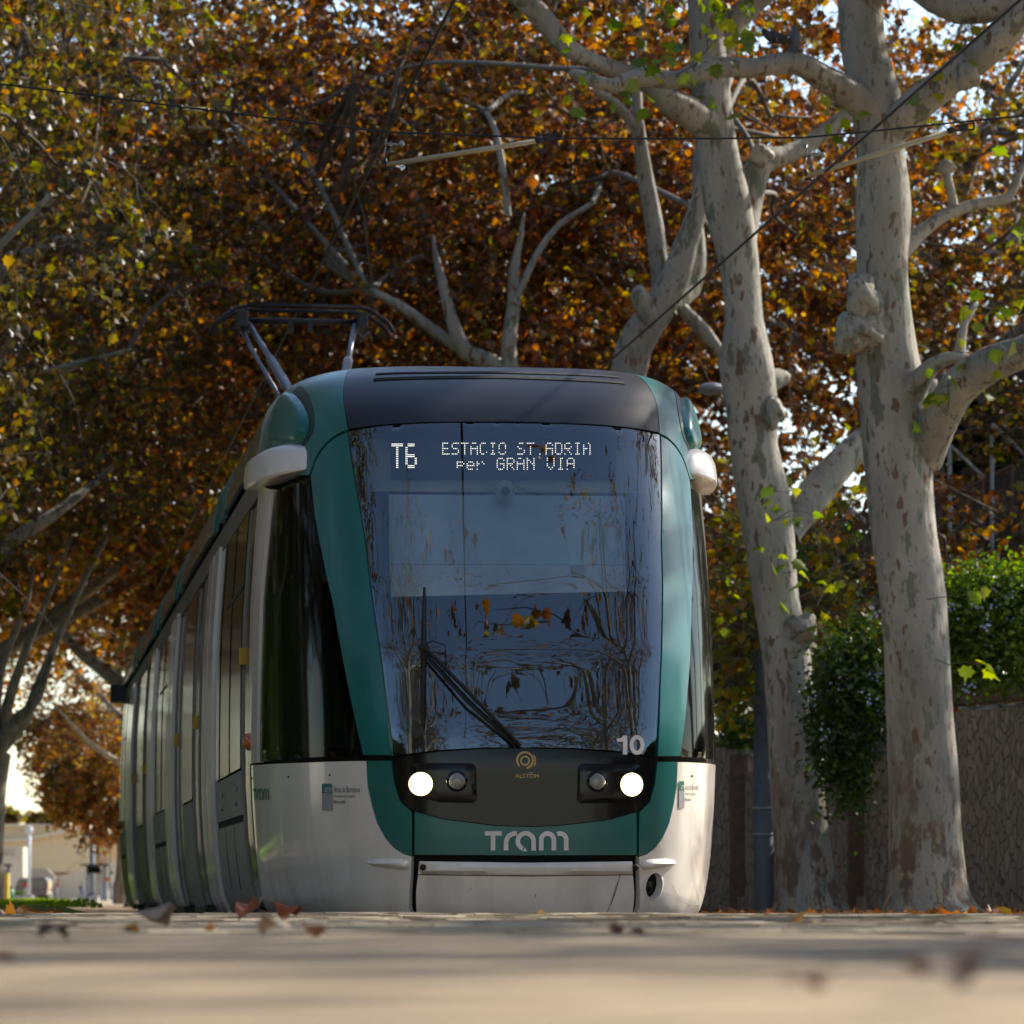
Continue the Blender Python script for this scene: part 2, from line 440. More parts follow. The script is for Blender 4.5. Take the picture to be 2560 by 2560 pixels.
lx, ly = rng.normal(0, .03, N), rng.normal(0, .03, N)
V = np.stack([np.stack([x-dx, y-dy, z], 1), np.stack([x+dx, y+dy, z], 1), np.stack([x+lx, y+ly, z+h], 1)], 1).reshape(-1, 3)
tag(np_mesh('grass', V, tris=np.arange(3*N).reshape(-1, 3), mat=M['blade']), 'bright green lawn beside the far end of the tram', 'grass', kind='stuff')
# ------------------------------------------------------------------ tram surface
KEYS = np.array([(-.07,1.16,.12),(-.04,1.215,.06),(.03,1.25,.03),(.12,1.275,.02),(.333,1.305,0),(.61,1.325,0),(.853,1.335,.0),(1.0,1.336,.025),(1.4,1.333,.14),(1.81,1.325,.34),(2.2,1.30,.56),(2.45,1.28,.72),(2.64,1.265,.85),(2.77,1.25,.95),(2.86,1.235,1.05),(2.96,1.205,1.2),(3.03,1.165,1.34),(3.08,1.1,1.5),(3.115,1.01,1.66),(3.14,.85,1.85),(3.155,.5,2.1),(3.165,.02,2.38)])
PP, QQ, LN = 4.6, 1.5, 2.4
_d = np.r_[0, np.cumsum(np.sqrt((np.diff(KEYS, axis=0)**2).sum(1)))]
TM = _d[-1]; TT = np.linspace(0, TM, 1500)
_pr = np.stack([np.interp(TT, _d, KEYS[:, i]) for i in range(3)], 1)
_w = 60; _k = np.hanning(_w+1); _k /= _k.sum()
_pad = np.concatenate([2*_pr[:1]-_pr[_w:0:-1], _pr, 2*_pr[-1:]-_pr[-2:-_w-2:-1]])
PR = np.stack([np.convolve(_pad[:, i], _k, 'same')[_w:-_w] for i in range(3)], 1)
_u = np.r_[np.linspace(0, .8, 400), 1-np.geomspace(.2, 1e-7, 1200)[1:], 1.]
_v = np.maximum(1-_u**PP, 0)**(1/QQ)
_s = np.r_[0, np.cumsum(np.hypot(np.diff(_u)*1.33, np.diff(_v)*2.2))]
SM = _s[-1]
def loc(s, t):
    s = np.asarray(s, float); t = np.asarray(t, float)
    z = np.interp(t, TT, PR[:, 0]); W = np.interp(t, TT, PR[:, 1]); yn = np.interp(t, TT, PR[:, 2])
    a = np.abs(s); uu = np.interp(a, _s, _u); vv = np.interp(a, _s, _v)
    return np.stack([np.sign(s)*uu*W, LN-(LN-yn)*vv+np.maximum(a-SM, 0), z], -1)
def nrm(s, t):
    h = 2e-3
    a = loc(s+h, t)-loc(s-h, t); b = loc(s, np.minimum(t+h, TM))-loc(s, np.maximum(t-h, 0))
    n = np.cross(a, b); return n/(np.linalg.norm(n, axis=-1)[..., None]+1e-12)
def l2w(P):
    return np.stack([X0+P[..., 0]*EX[0]+P[..., 1]*EY[0], Y0+P[..., 0]*EX[1]+P[..., 1]*EY[1], P[..., 2]], -1)
def proj(s, t):
    w = l2w(loc(s, t)); return np.stack([CX+F*w[..., 0]/w[..., 1], HY-F*(w[..., 2]-HC)/w[..., 1]], -1)
_gs, _gt = np.meshgrid(np.linspace(-SM-1.6, SM+.6, 260), np.linspace(0, TM, 240), indexing='ij')
_gp = proj(_gs, _gt)
_a = _gp[1:, :-1]-_gp[:-1, :-1]; _b = _gp[:-1, 1:]-_gp[:-1, :-1]
_ok = (_a[..., 0]*_b[..., 1]-_a[..., 1]*_b[..., 0]) < 0
_gs, _gt, _gp = _gs[:-1, :-1][_ok], _gt[:-1, :-1][_ok], _gp[:-1, :-1][_ok]
def inv(pts):
    """photo positions -> (s, t) on the tram's outer surface"""
    Q = np.asarray(pts, float).reshape(-1, 2)
    i = np.array([np.argmin(((_gp-q)**2).sum(1)) for q in Q])
    X = np.stack([_gs[i], _gt[i]], 1); h = 1e-4
    for _ in range(14):
        f = proj(X[:, 0], X[:, 1])-Q
        ja = (proj(X[:, 0]+h, X[:, 1])-proj(X[:, 0]-h, X[:, 1]))/(2*h); jb = (proj(X[:, 0], X[:, 1]+h)-proj(X[:, 0], X[:, 1]-h))/(2*h)
        det = ja[:, 0]*jb[:, 1]-ja[:, 1]*jb[:, 0]; det = np.where(abs(det) < 1e-3, 1e-3, det)
        dx = np.stack([-(f[:, 0]*jb[:, 1]-f[:, 1]*jb[:, 0])/det, -(ja[:, 0]*f[:, 1]-ja[:, 1]*f[:, 0])/det], 1)
        X = X+np.clip(dx, -.05, .05); X[:, 1] = np.clip(X[:, 1], 0, TM)
    return X
def tz(z): return float(np.interp(z, PR[:, 0], TT))
def sr(r): return SM + (r-LN) if r >= LN else float(np.interp(-(LN-r)/LN, -_v, _s))

def dens(P, step=.05):
    P = np.asarray(P, float); out = []
    for i in range(len(P)):
        a, b = P[i], P[(i+1) % len(P)]; n = max(1, int(np.hypot(*(b-a))/step))
        for k in range(n): out.append(a+(b-a)*k/n)
    return np.array(out)
def inside(P, poly):
    x, y = P[:, 0], P[:, 1]; c = np.zeros(len(P), bool); n = len(poly)
    for i in range(n):
        x1, y1 = poly[i]; x2, y2 = poly[i-1]
        m = ((y1 > y) != (y2 > y)) & (x < (x2-x1)*(y-y1)/((y2-y1) or 1e-12)+x1); c ^= m
    return c
def dist_poly(P, poly):
    d = np.full(len(P), 9.)
    for i in range(len(poly)):
        a, b = poly[i-1], poly[i]; ab = b-a; t = np.clip(((P-a)@ab)/max(ab@ab, 1e-12), 0, 1)
        d = np.minimum(d, np.linalg.norm(P-(a+t[:, None]*ab), axis=1))
    return d
def patch(name, poly, mat, parent, off=0.0, thick=.02, grid=.07, holes=(), dome=None, step=.05, xform=None):
    """a piece of the tram's skin bounded by poly in (s, t)"""
    B = dens(poly, step)
    if len(B) < 3: return None
    ar = .5*np.sum(B[:, 0]*np.roll(B[:, 1], -1)-np.roll(B[:, 0], -1)*B[:, 1])
    if ar < 0: B = B[::-1]
    lo, hi = B.min(0), B.max(0)
    gx = np.arange(lo[0]+grid/2, hi[0], grid); gy = np.arange(lo[1]+grid/2, hi[1], grid)
    G = np.stack(np.meshgrid(gx, gy), -1).reshape(-1, 2) if len(gx) and len(gy) else np.zeros((0, 2))
    HB = [dens(h, step) for h in holes]
    if len(G):
        G = G[inside(G, B)]
        if len(G): G = G[dist_poly(G, B) > grid*.35]
        for h in HB:
            if len(G): G = G[~inside(G, h)]; G = G[dist_poly(G, h) > grid*.3]
    pts = [Vector(p) for p in B]; edges = [(i, (i+1) % len(B)) for i in range(len(B))]
    for h in HB:
        k = len(pts); pts += [Vector(p) for p in h]; edges += [(k+i, k+(i+1) % len(h)) for i in range(len(h))]
    pts += [Vector(p) for p in G]
    vo, eo, fo, *_ = delaunay_2d_cdt(pts, edges, [], 0, 1e-6)
    P = np.array([tuple(v) for v in vo]); fo = [f for f in fo if len(f) == 3]
    C = np.array([P[list(f)].mean(0) for f in fo]); keep = inside(C, B)
    for h in HB: keep &= ~inside(C, h)
    fo = [tuple(f) for f, k in zip(fo, keep) if k]
    o_ = np.full(len(P), off)
    if dome is not None:
        hgt, wd = dome; dd = np.minimum(dist_poly(P, B)/wd, 1); o_ = o_ + hgt*np.sqrt(1-(1-dd)**2)
    L = loc(P[:, 0], P[:, 1]) + nrm(P[:, 0], P[:, 1])*o_[:, None]
    if xform is not None: L = xform(L)
    me = bpy.data.meshes.new(name)
    me.from_pydata(L.tolist(), [], fo); me.update()
    o = link_mesh(name, me, mat, parent, True)
    if thick > 0:
        m = o.modifiers.new('thickness', 'SOLIDIFY'); m.thickness = thick; m.offset = -1
        e = o.modifiers.new('edges', 'EDGE_SPLIT'); e.split_angle = math.radians(40)
    return o
def chaikin(P, n=2):
    P = np.asarray(P, float)
    for _ in range(n):
        Q = np.roll(P, -1, 0); P = np.stack([.75*P+.25*Q, .25*P+.75*Q], 1).reshape(-1, 2)
    return P
def mir(P): return np.array([(-a, b) for a, b in P])[::-1]
def quad(r0, r1, z0, z1, sg=-1):
    a, b = sr(r0), sr(r1); c, d = tz(z0), tz(z1)
    P = [(-b, c), (-a, c), (-a, d), (-b, d)]
    return np.array(P) if sg < 0 else mir(P)

tram = empty('tram', (X0, Y0, 0), YAW, 'long low-floor tram in teal, white and charcoal with lit headlights, seen from low down', 'tram')

# traced outlines of the viewer's left half of the nose
WL = [(870,1079),(891,1213),(914,1342),(933,1500),(961,1693),(981,1889)]
PL = [(773,1193),(790,1292),(810,1395),(833,1500),(862,1663),(892,1809),(910,1887)]
SEAM = [(871,1075),(845,1085),(820,1104),(800,1128),(788,1150),(775,1188)]
SEAM2 = [(868,1083),(846,1092),(823,1110),(804,1132),(792,1154),(779,1192)]
MSK = [(985,1901),(991,1955),(1005,2002),(1033,2026),(1115,2048),(1240,2063)]
def close_mid(half_st, bottom_t, top_t=None): pass
iWL, iPL, iSEAM, iSEAM2 = inv(WL), inv(PL), inv(SEAM), inv(SEAM2)
midx = lambda y: inv([(1313 - (max(0, (1870-y))/813)*55, y)])[0]
def tmid(y):      # t on the centre line for a photo row
    ts = np.linspace(0, TM, 3000); pp = proj(np.zeros(3000), ts)[:, 1]
    k = np.argmax(pp < y); return ts[k]
def sym(half):
    """half outline ordered from centre to centre along the left; joins its mirror image"""
    h = np.asarray(half); return np.vstack([h, mir(h)])

# underframe; black inner shell added to block light, so every gap looks dark
patch('inner_shell', [(-(SM+30), .02), (SM+30, .02), (SM+30, tz(.86)), (-(SM+30), tz(.86))], M['shell'], tram, off=-.05, thick=0, grid=.25, step=.25)
mb = MB()
mb.box((-1.05, .5, -.12), (1.05, 34, -.02))
mb.build('underframe', M['shell'], tram)
for r in (3.2, 5.0, 16.8, 18.6, 29.5, 31.3):
    for sx in (-.72, .72):
        mb = MB(); mb.prism([(r+.13*math.cos(a)*1.0, -.2+.13*math.sin(a)) for a in np.linspace(0, 2*math.pi, 20, endpoint=False)], sx-.05, sx+.05, lambda a, b, d: (d, a, b))
        mb.build('wheel', M['darkmetal'], tram)

# windscreen, black mask and nose panels
tops = inv([(871,1075),(950,1066),(1038,1060),(1130,1057)])
ws_half = [(0, tmid(1869)), *inv([(1200,1869),(1094,1875),(986,1889)]), *iWL[::-1][1:], *tops[1:], (0, tmid(1058))]
WSP = sym(ws_half)
patch('windscreen', WSP, M['glass'], tram, thick=0, grid=.05, step=.03)
# black border printed round the inside of the windscreen
fr_half = [(0, tmid(1838)), *inv([(1000,1838)]), *inv([(985,1700),(962,1500),(942,1342),(920,1213),(905,1100)]), *inv([(960,1083),(1040,1076),(1130,1073)]), (0, tmid(1072))]
patch('windscreen_frit', WSP, M['gloss'], tram, off=-.012, thick=0, grid=.06, step=.03, holes=[sym(fr_half)])
mask_half = [(0, tmid(2066)), *inv(MSK[::-1]), *inv([(984,1896),(1094,1880),(1200,1873)]), (0, tmid(1872))]
patch('headlight_mask', sym(mask_half), M['gloss'], tram, off=.004, thick=.03, grid=.05, step=.03)
nose_half = [(0, tmid(2139)), *inv([(1036,2137),(1037,2029),(1115,2050),(1240,2065)]), (0, tmid(2068))]
patch('nose_panel', sym(nose_half), M['teal'], tram, thick=.03)
bump = [(0, .03), (inv([(1036,2278)])[0][0], .03), *inv([(1040,2230),(1045,2188)]), (0, tmid(2192))]
patch('bumper', sym(bump), M['white'], tram, thick=.05)
lip = [(0, tmid(2190)), *inv([(1045,2186),(1048,2153)]), (0, tmid(2157))]
patch('bumper_lip', sym(lip), M['white'], tram, off=.0, thick=.05, dome=(.03, .03), grid=.02, step=.02)
def side_parts(sg):
    f = (lambda P: np.asarray(P)) if sg < 0 else mir
    x = lambda L: L
    teal = [*inv([(917,1902),(978,1902),(985,1957),(1000,2004),(1029,2029),(1030,2139),(1008,2133),(986,2118),(965,2095),(944,2058),(931,2015),(920,1964)])]
    patch('corner_panel', f(np.asarray(teal)), M['teal'], tram, thick=.03, step=.03)
    fen = [*inv([(628,1914),(760,1907),(915,1902.5),(918,1964),(929,2015),(942,2058),(963,2096),(984,2120),(1007,2135),(1029,2141.5),(1028,2165),(1026,2200),(1023,2270)])]
    fen += [(fen[-1][0], .01), (-sr(2.62), .01)]
    holes = []
    if sg > 0:
        c = inv([(1636,2215)])[0]
        holes = [np.array([(c[0]+.062*math.cos(a), c[1]+.072*math.sin(a)) for a in np.linspace(0, 2*math.pi, 24, endpoint=False)])]
    fo = patch('fender', f(fen), M['white'], tram, thick=.04, holes=holes, step=.03)
    if sg > 0:
        h = holes[0]; cc = h.mean(0)
        patch('fog_lamp_well', cc+(h-cc)*1.25, M['shell'], fo, off=-.045, thick=.01, grid=.03, step=.02)
        patch('fog_lamp_rim', cc+(h-cc)*1.22, M['white'], fo, off=-.001, dome=(.004, .012), thick=.005, grid=.02, holes=[h], step=.02)
        patch('fog_lamp', cc+(h-cc)*.7, M['gloss'], fo, off=-.043, dome=(.008, .05), thick=.01, grid=.015, step=.02)
    pil = [*iSEAM2, *iPL[1:], *inv([(979,1888)]), *[(a-.006, b) for a, b in iWL[::-1][1:]]]
    patch('windscreen_pillar', f(pil), M['teal'], tram, off=.006, thick=.03, grid=.05, step=.03)
    gl = [*[(a-.018, b) for a, b in iPL], *inv([(905,1889),(648,1905),(657,1504),(684,1230)])]
    patch('side_window', f(gl), M['sglass'], tram, off=-.004, thick=0, step=.03)
    fr = [*[(a-.10, b-.0) for a, b in iPL[1:]], *inv([(870,1868),(670,1880),(680,1504),(703,1250)])]
    patch('side_window_frit', f(gl), M['gloss'], tram, off=-.014, thick=0, step=.03, holes=[f(fr)])
    po = [*inv([(646,1906),(655,1504),(681,1224)]), (-sr(2.64), tz(2.52)), (-sr(2.64), tz(.87))]
    patch('cab_post', f(po), M['white'], tram, off=.01, thick=.04, step=.04)
    b = inv([(845,932),(860,990)])
    s_r = -1.12
    cow = [*iSEAM[::-1][::1], (-1.085, tz(2.88)), (-1.12, tz(3.02)), (-1.2, tz(3.09)), (-1.25, tz(3.13)), (-1.3, TM-.05), (-sr(2.75), TM-.05), (-sr(2.75), tz(2.60)), (-sr(1.9), tz(2.52))]
    patch('roof_cowl', f(cow), M['teal'], tram, off=.006, thick=.03, step=.03)
    # fairing behind the cowl corner; a dark patch paints the scoop's shade
    sc_ = inv([(745,968),(759,968),(773,986),(785,1020),(789,1055),(785,1083),(769,1106),(757,1122),(735,1118),(712,1080),(722,1010)])
    patch('cowl_recess_shade', f(chaikin(sc_, 1)), M['tealdark'], tram, off=.009, thick=.004, grid=.04, step=.03)
    pod = inv([(724,984),(740,988),(757,1006),(772,1035),(777,1062),(771,1089),(757,1112),(745,1119),(707,1116),(683,1114),(687,1073),(703,1031)])
    patch('roof_pod', f(chaikin(pod, 1)), M['teal'], tram, off=.01, thick=.02, dome=(.042, .10), grid=.03, step=.03)
    fin = inv([(907,2155),(925,2149),(943,2146),(985,2146),(1024,2150),(1024,2176),(985,2172),(940,2166)])
    patch('bumper_fin', f(chaikin(fin)), M['white'], fo, off=.001, dome=(.035, .06), thick=.005, grid=.015, step=.02)
    # lamps in the black mask
    box = inv([(1025,1916),(1040,1908),(1180,1908),(1190,1918),(1192,1998),(1182,2008),(1100,2006),(1040,1990)])
    ho = patch('headlight', f(box), M['gloss'], tram, off=.008, dome=(.008, .03), thick=.01, grid=.03, step=.02)
    for (cx_, cy_, rx, nm, mt) in ((1053, 1960, 23, 'lamp_glass', 'lamp'), (1142, 1953, 21, 'lamp_lens', 'chrome')):
        for (k, mm, oo, n2) in ((1.28, 'lampglow' if cx_ < 1100 else 'gloss', .016, 'lamp_ring'), (1.0, mt, .024, nm)):
            ci = inv([(cx_+rx*k*math.cos(a), cy_+rx*k*math.sin(a)) for a in np.linspace(0, 2*math.pi, 24, endpoint=False)])
            patch(n2, f(ci), M[mm], ho, off=oo, dome=(.014, .04), thick=.01, grid=.015, step=.02)
    # mirror camera housing
    prof = [(-.06, 2.475), (.05, 2.47), (.095, 2.472), (.108, 2.485), (.112, 2.54), (.110, 2.60), (.098, 2.635), (.06, 2.665), (0, 2.682), (-.06, 2.685)]
    rings = []
    for (s_, k) in ((1.50, .08), (1.54, .38), (1.60, .58), (1.70, .76), (1.85, .9), (2.1, .98), (2.4, 1), (2.75, 1), (SM+.05, 1), (SM+.065, .97)):
        rg = []
        for o_, z_ in prof:
            zz = 2.56+(z_-2.56)*(.35+.65*k); oo = -.06+(o_+.06)*k
            q = loc(sg*s_, tz(zz)) + nrm(sg*s_, tz(2.56))*oo*np.array([1, 1, 0]); q[2] = zz-.02*(1-k); rg.append(tuple(q))
        rings.append(rg)
    V = [p for rg in rings for p in rg]; n = len(prof); Q = []
    for i in range(len(rings)-1):
        for j in range(n):
            q = (i*n+j, i*n+(j+1) % n, (i+1)*n+(j+1) % n, (i+1)*n+j); Q.append(q if sg > 0 else q[::-1])
    Q.append(tuple(range(n-1, -1, -1)) if sg > 0 else tuple(range(n))); e = (len(rings)-1)*n
    Q.append(tuple(e+i for i in range(n)) if sg > 0 else tuple(e+i for i in range(n-1, -1, -1)))
    me = bpy.data.meshes.new('mirror_housing'); me.from_pydata(V, [], Q); me.update()
    o = link_mesh('mirror_housing', me, M['white'], tram, True)
    mm_ = o.modifiers.new('edges', 'EDGE_SPLIT'); mm_.split_angle = math.radians(33)
    # amber side marker
    pm = loc(-sr(2.5) if sg < 0 else sr(2.5), tz(1.0)); pm[0] += .01*sg
    MB().sph((pm[0], pm[1], pm[2]), (.045, .045, .055)).build('side_marker_lamp', M['amber'], tram, True)
for sg in (-1, 1): side_parts(sg)

# charcoal roof front with two air slots, and the roof
rt = [(0, tmid(1055)), *inv([(1130,1055),(1038,1057),(950,1063),(873,1073)]), (-1.083, tz(2.88)), (-1.118, tz(3.02)), (-1.198, tz(3.09)), (-1.248, tz(3.13)), (-1.298, TM-.06), (0, TM-.06)]
rf = patch('roof_front', sym(rt), M['roofdark'], tram, off=.004, thick=.03, step=.03)
for (ya, xa, xb) in ((945, 995, 1505), (934, 990, 1495)):
    tt = tmid(ya)
    sa = -.83; P = [(sa, tt-.07), (0, tt-.02), (-sa, tt-.07), (-sa, tt-.03), (0, tt+.03), (sa, tt-.03)]
    patch('air_slot', P, M['shell'], rf, off=.008, thick=.004, grid=.05, step=.03)
# ------------------------------------------------------------------ tram body behind the cab
BAYS = [('door1', 2.68, 3.68), ('bay', 3.72, 7.05), ('post', 7.1, 8.6), ('door', 8.65, 10.7), ('mid', 10.74, 12.56), ('door', 12.6, 14.36), ('post', 14.4, 15.9),
        ('bay', 15.95, 19.75), ('post', 19.8, 21.05), ('door', 21.1, 22.9), ('mid', 22.94, 24.96), ('door', 25.0, 26.7), ('post', 26.75, 28.65), ('bay', 28.7, 31.9)]
M['dglass'] = pmat('door_glass', (.016, .017, .014), .10, spec=.35, bump=.03, bscale=5)
for sg in (-1, 1):
    for kind, a, b in BAYS:
        if kind == 'post':
            m_ = (a+b)/2
            patch('joint_post', quad(a, m_-.06, -.03, 2.5, sg), M['white'], tram, off=.025, thick=.05, grid=.3, step=.15)
            patch('joint_post', quad(m_+.06, b, -.03, 2.5, sg), M['white'], tram, off=.025, thick=.05, grid=.3, step=.15)
            patch('bellows', quad(m_-.07, m_+.07, -.02, 2.95, sg), M['rubber'], tram, off=-.02, thick=.02, grid=.3, step=.15)
        elif kind == 'bay':
            w = patch('window', quad(a, b, .88, 2.46, sg), M['pglass'], tram, off=.004, thick=.02, grid=.3, step=.15)
            n = 2
            for k in range(1, n+1):
                r = a+(b-a)*k/(n+.55)
                patch('window_bar', quad(r-.015, r+.015, .88, 2.46, sg), M['rubber'], w, off=.008, thick=.005, grid=.3, step=.15)
            patch('window_bar', quad(a+.02, b-(b-a)*.4, 1.98, 2.0, sg), M['rubber'], w, off=.008, thick=.005, grid=.3, step=.15)
            p1 = patch('side_panel', quad(a, b, .595, .865, sg), M['steel'], tram, off=.0, thick=.02, grid=.3, step=.15)
            p2 = patch('side_panel', quad(a, b, -.03, .55, sg), M['steel'], tram, off=.0, thick=.02, grid=.3, step=.15)
            patch('panel_slot', quad(a, b, .545, .6, sg), M['shell'], tram, off=-.01, thick=.01, grid=.3, step=.15)
            for k in (.33, .66):
                r = a+(b-a)*k
                patch('panel_seam', quad(r-.008, r+.008, -.02, .55, sg), M['rubber'], p2, off=.002, thick=.003, grid=.3, step=.15)
        elif kind == 'mid':
            w = patch('window', quad(a, b, .84, 2.46, sg), M['pglass'], tram, off=.004, thick=.02, grid=.3, step=.15)
            patch('side_panel', quad(a, b, .0, .825, sg), M['steel'], tram, off=.0, thick=.02, grid=.3, step=.15)
        else:
            d = patch('door', quad(a, b, .02, 2.46, sg), M['dglass'], tram, off=-.012, thick=.02, grid=.3, step=.15)
            for r in ([a+.03, b-.03] if kind == 'door1' else [a+.03, (a+b)/2, b-.03]):
                patch('door_frame', quad(r-.025, r+.025, .02, 2.46, sg), M['cant'], d, off=.0, thick=.02, grid=.3, step=.15)
            L = loc(sg*sr((a+b)/2+.25), tz(1.55 if kind == 'door1' else 1.4)); L = L + np.array([sg*.0, 0, 0])
            mb = MB(); mb.box((L[0]-.03, L[1]-.03, L[2]-.05), (L[0]+.03, L[1]+.03, L[2]+.05), .01)
            mb.build('door_button', M['yellow'], d)
            q = loc(sg*sr((a+b)/2), tz(-.02))
            mb = MB(); x1 = q[0]+sg*.10; mb.box((min(q[0], x1), a+.05, -.045), (max(q[0], x1), b-.05, .01), .01)
            mb.build('door_step', M['darkmetal'], tram)
    # hammer-shaped door release marks on the first window bay
    for r in (4.3, 6.1):
        L = loc(sg*sr(r), tz(.78)); mb = MB()
        mb.sph((L[0], L[1], L[2]), (.012, .11, .035), 10, 6); mb.box((L[0]-.008, L[1]-.02, L[2]-.12), (L[0]+.01, L[1]+.02, L[2]-.09))
        mb.build('release_handle', M['chrome'], tram, True)
    # strip above the windows, gutter, roof fairings with teal ends
    patch('cant_rail', quad(2.68, 31.9, 2.47, 2.64, sg), M['cant'], tram, off=.005, thick=.02, grid=.5, step=.4)
    patch('gutter', quad(2.78, 31.9, 2.64, 2.72, sg), M['shell'], tram, off=-.03, thick=.02, grid=.5, step=.4)
    for a, b in ((2.78, 7.3), (8.0, 14.6), (15.3, 20.0), (20.8, 26.9), (27.6, 32.4)):
        patch('roof_fairing', quad(a+.55, b-.55, 2.71, 3.05, sg), M['fair'], tram, off=.03, thick=.03, grid=.3, step=.2)
        patch('roof_fairing_end', quad(b-.54, b, 2.68, 3.06, sg), M['teal'], tram, off=.035, thick=.03, grid=.2, step=.1)
        if a > 3: patch('roof_fairing_end', quad(a, a+.54, 2.68, 3.06, sg), M['teal'], tram, off=.035, thick=.03, grid=.2, step=.1)
        else: patch('roof_fairing', quad(a, a+.54, 2.71, 3.05, sg), M['fair'], tram, off=.03, thick=.03, grid=.3, step=.2)
a = sr(2.75); b = sr(32.4)
patch('roof', [(-b, tz(3.04)), (-a, tz(3.04)), (-a, TM-.001), (-b, TM-.001)], M['roofdark'], tram, off=-.01, thick=.02, grid=.4, step=.3)
patch('roof', [(a, tz(3.04)), (b, tz(3.04)), (b, TM-.001), (a, TM-.001)], M['roofdark'], tram, off=-.01, thick=.02, grid=.4, step=.3)
# rear cab, the same nose turned round
LT = 34.3
turn = lambda P: np.stack([-P[:, 0], LT-P[:, 1], P[:, 2]], 1)
patch('rear_body', [(-SM, .01), (SM, .01), (SM, tz(.85)), (-SM, tz(.85))], M['white'], tram, thick=0, grid=.2, step=.15, xform=turn)
patch('rear_window', [(-SM, tz(.87)), (SM, tz(.87)), (SM, tz(2.6)), (-SM, tz(2.6))], M['pglass'], tram, thick=0, grid=.15, step=.1, xform=turn)
patch('rear_roof', [(-SM-.1, tz(2.61)), (SM+.1, tz(2.61)), (SM+.1, TM-.05), (-SM-.1, TM-.05)], M['teal'], tram, thick=0, grid=.15, step=.1, xform=turn)
for sg in (-1, 1):
    mb = MB(); mb.box((min(sg*1.2, sg*1.45), LT-2.7, 2.50), (max(sg*1.2, sg*1.45), LT-2.1, 2.70), .04); mb.build('mirror_housing', M['darkmetal'], tram)
    MB().sph((sg*1.345, LT-2.0, .98), (.05, .05, .06)).build('side_marker_lamp', M['amber'], tram, True)

# pantograph, up on the middle module
def pl(x, y, d):      # photo position at distance d -> tram coordinates
    p = px(x, y, d); u, r = xy_uv(p.x, p.y); return (u, r, p.z)
pan = empty('pantograph', (0, 0, 0)); pan.parent = tram
HPZ = pl(757, 772, 42)[2]; RR = pl(757, 772, 42)[1]
for dr, nm in ((-.18, 'contact_strip'), (.18, 'contact_strip')):
    mb = MB(); dz = 0 if dr > 0 else 0
    pts = [(-.86, HPZ-.24), (-.80, HPZ-.14), (-.62, HPZ-.02), (-.5, HPZ), (.5, HPZ), (.62, HPZ-.02), (.80, HPZ-.14), (.86, HPZ-.24)]
    mb.tube([(a_, RR+dr, z_) for a_, z_ in pts], .018, 8); mb.box((-.52, RR+dr-.025, HPZ-.012), (.52, RR+dr+.025, HPZ+.02))
    mb.build(nm, M['darkmetal'], pan, True)
mb = MB(); mb.tube([(-.56, RR, HPZ-.12), (.56, RR, HPZ-.12)], .03, 10); mb.build('collector_bar', M['darkmetal'], pan, True)
for x_ in (-.56, .56):
    mb = MB(); mb.box((x_-.05, RR-.2, HPZ-.19), (x_+.05, RR+.2, HPZ-.05), .01); mb.tube([(x_-.08, RR-.1, HPZ-.21), (x_, RR, HPZ-.26), (x_+.08, RR+.1, HPZ-.2)], .02); mb.build('spring_box', M['darkmetal'], pan)
for x_ in (-.02-.08, .10-.02):
    mb = MB(); mb.box((x_-.025, RR-.03, HPZ-.21), (x_+.025, RR+.03, HPZ-.12)); mb.build('damper', M['darkmetal'], pan)
knee = (0.0, RR-3.2, 4.05)
for x_ in (-.50, .50):
    mb = MB(); top = (x_, RR, HPZ-.14); k1 = (x_*.12, knee[1], knee[2]); mid = tuple(top[i]+(k1[i]-top[i])*.33 for i in range(3))
    mb.tube([top, mid], .028, 10); mb.tube([mid, k1], .045, 10); mb.build('upper_arm', M['alu'], pan, True)
mb = MB(); mb.tube([(-.56, RR-.05, HPZ-.2), (-.50, RR-.4, HPZ-.42), (-.12, knee[1]+.1, knee[2]-.1)], .02, 8); mb.build('guide_rod', M['alu'], pan, True)
mb = MB(); mb.tube([(-.12, knee[1], knee[2]), (.12, knee[1], knee[2])], .06, 10); mb.build('knee_joint', M['darkmetal'], pan, True)
mb = MB(); mb.tube([knee, (0, RR-.2, 3.32)], .055, 10); mb.build('lower_arm', M['alu'], pan, True)
mb = MB(); mb.box((-.5, RR-.6, 3.16), (.5, RR+.4, 3.3), .03); mb.build('base_frame', M['darkmetal'], pan)
for r0, r1 in ((4, 6.8), (9, 13.6), (22, 26)):
    mb = MB(); mb.box((-.7, r0, 3.14), (.7, r1, 3.30), .05); mb.build('roof_equipment', M['roofdark'], tram, bevel=.02)

# ------------------------------------------------------------------ cab interior
def pld(x, y, r):      # photo position on the tram-local plane at depth r
    d = Y0 + r
    for _ in range(6):
        p = px(x, y, d); u_, r_ = xy_uv(p.x, p.y); d += (r-r_)/EY[1]
    return (u_, r, p.z)
def panel(name, pts, r, thick, mat, parent=tram):
    """flat panel facing the front; pts in photo positions or with own depth"""
    P = [pld(*p, r) if len(p) == 2 else pld(*p) for p in pts]
    n = len(P); V = P + [(a, b+thick, c) for a, b, c in P]
    mb = MB(); mb.add(V, [tuple(range(n-1, -1, -1)), tuple(range(n, 2*n))] + [(i, (i+1) % n, n+(i+1) % n, n+i) for i in range(n)])
    return mb.build(name, mat, parent)
mb = MB(); mb.box((-.85, .42, .55), (.85, 1.5, .60)); mb.box((-1.2, 1.5, .55), (1.2, 2.9, .60)); mb.build('cab_floor', M['cabdark'], tram)
mb = MB(); mb.box((-.72, .14, .60), (.72, .55, .90), .1); mb.box((-.82, .55, .60), (.82, .8, .86), .1); mb.build('dashboard', M['cabdark'], tram, bevel=.03)
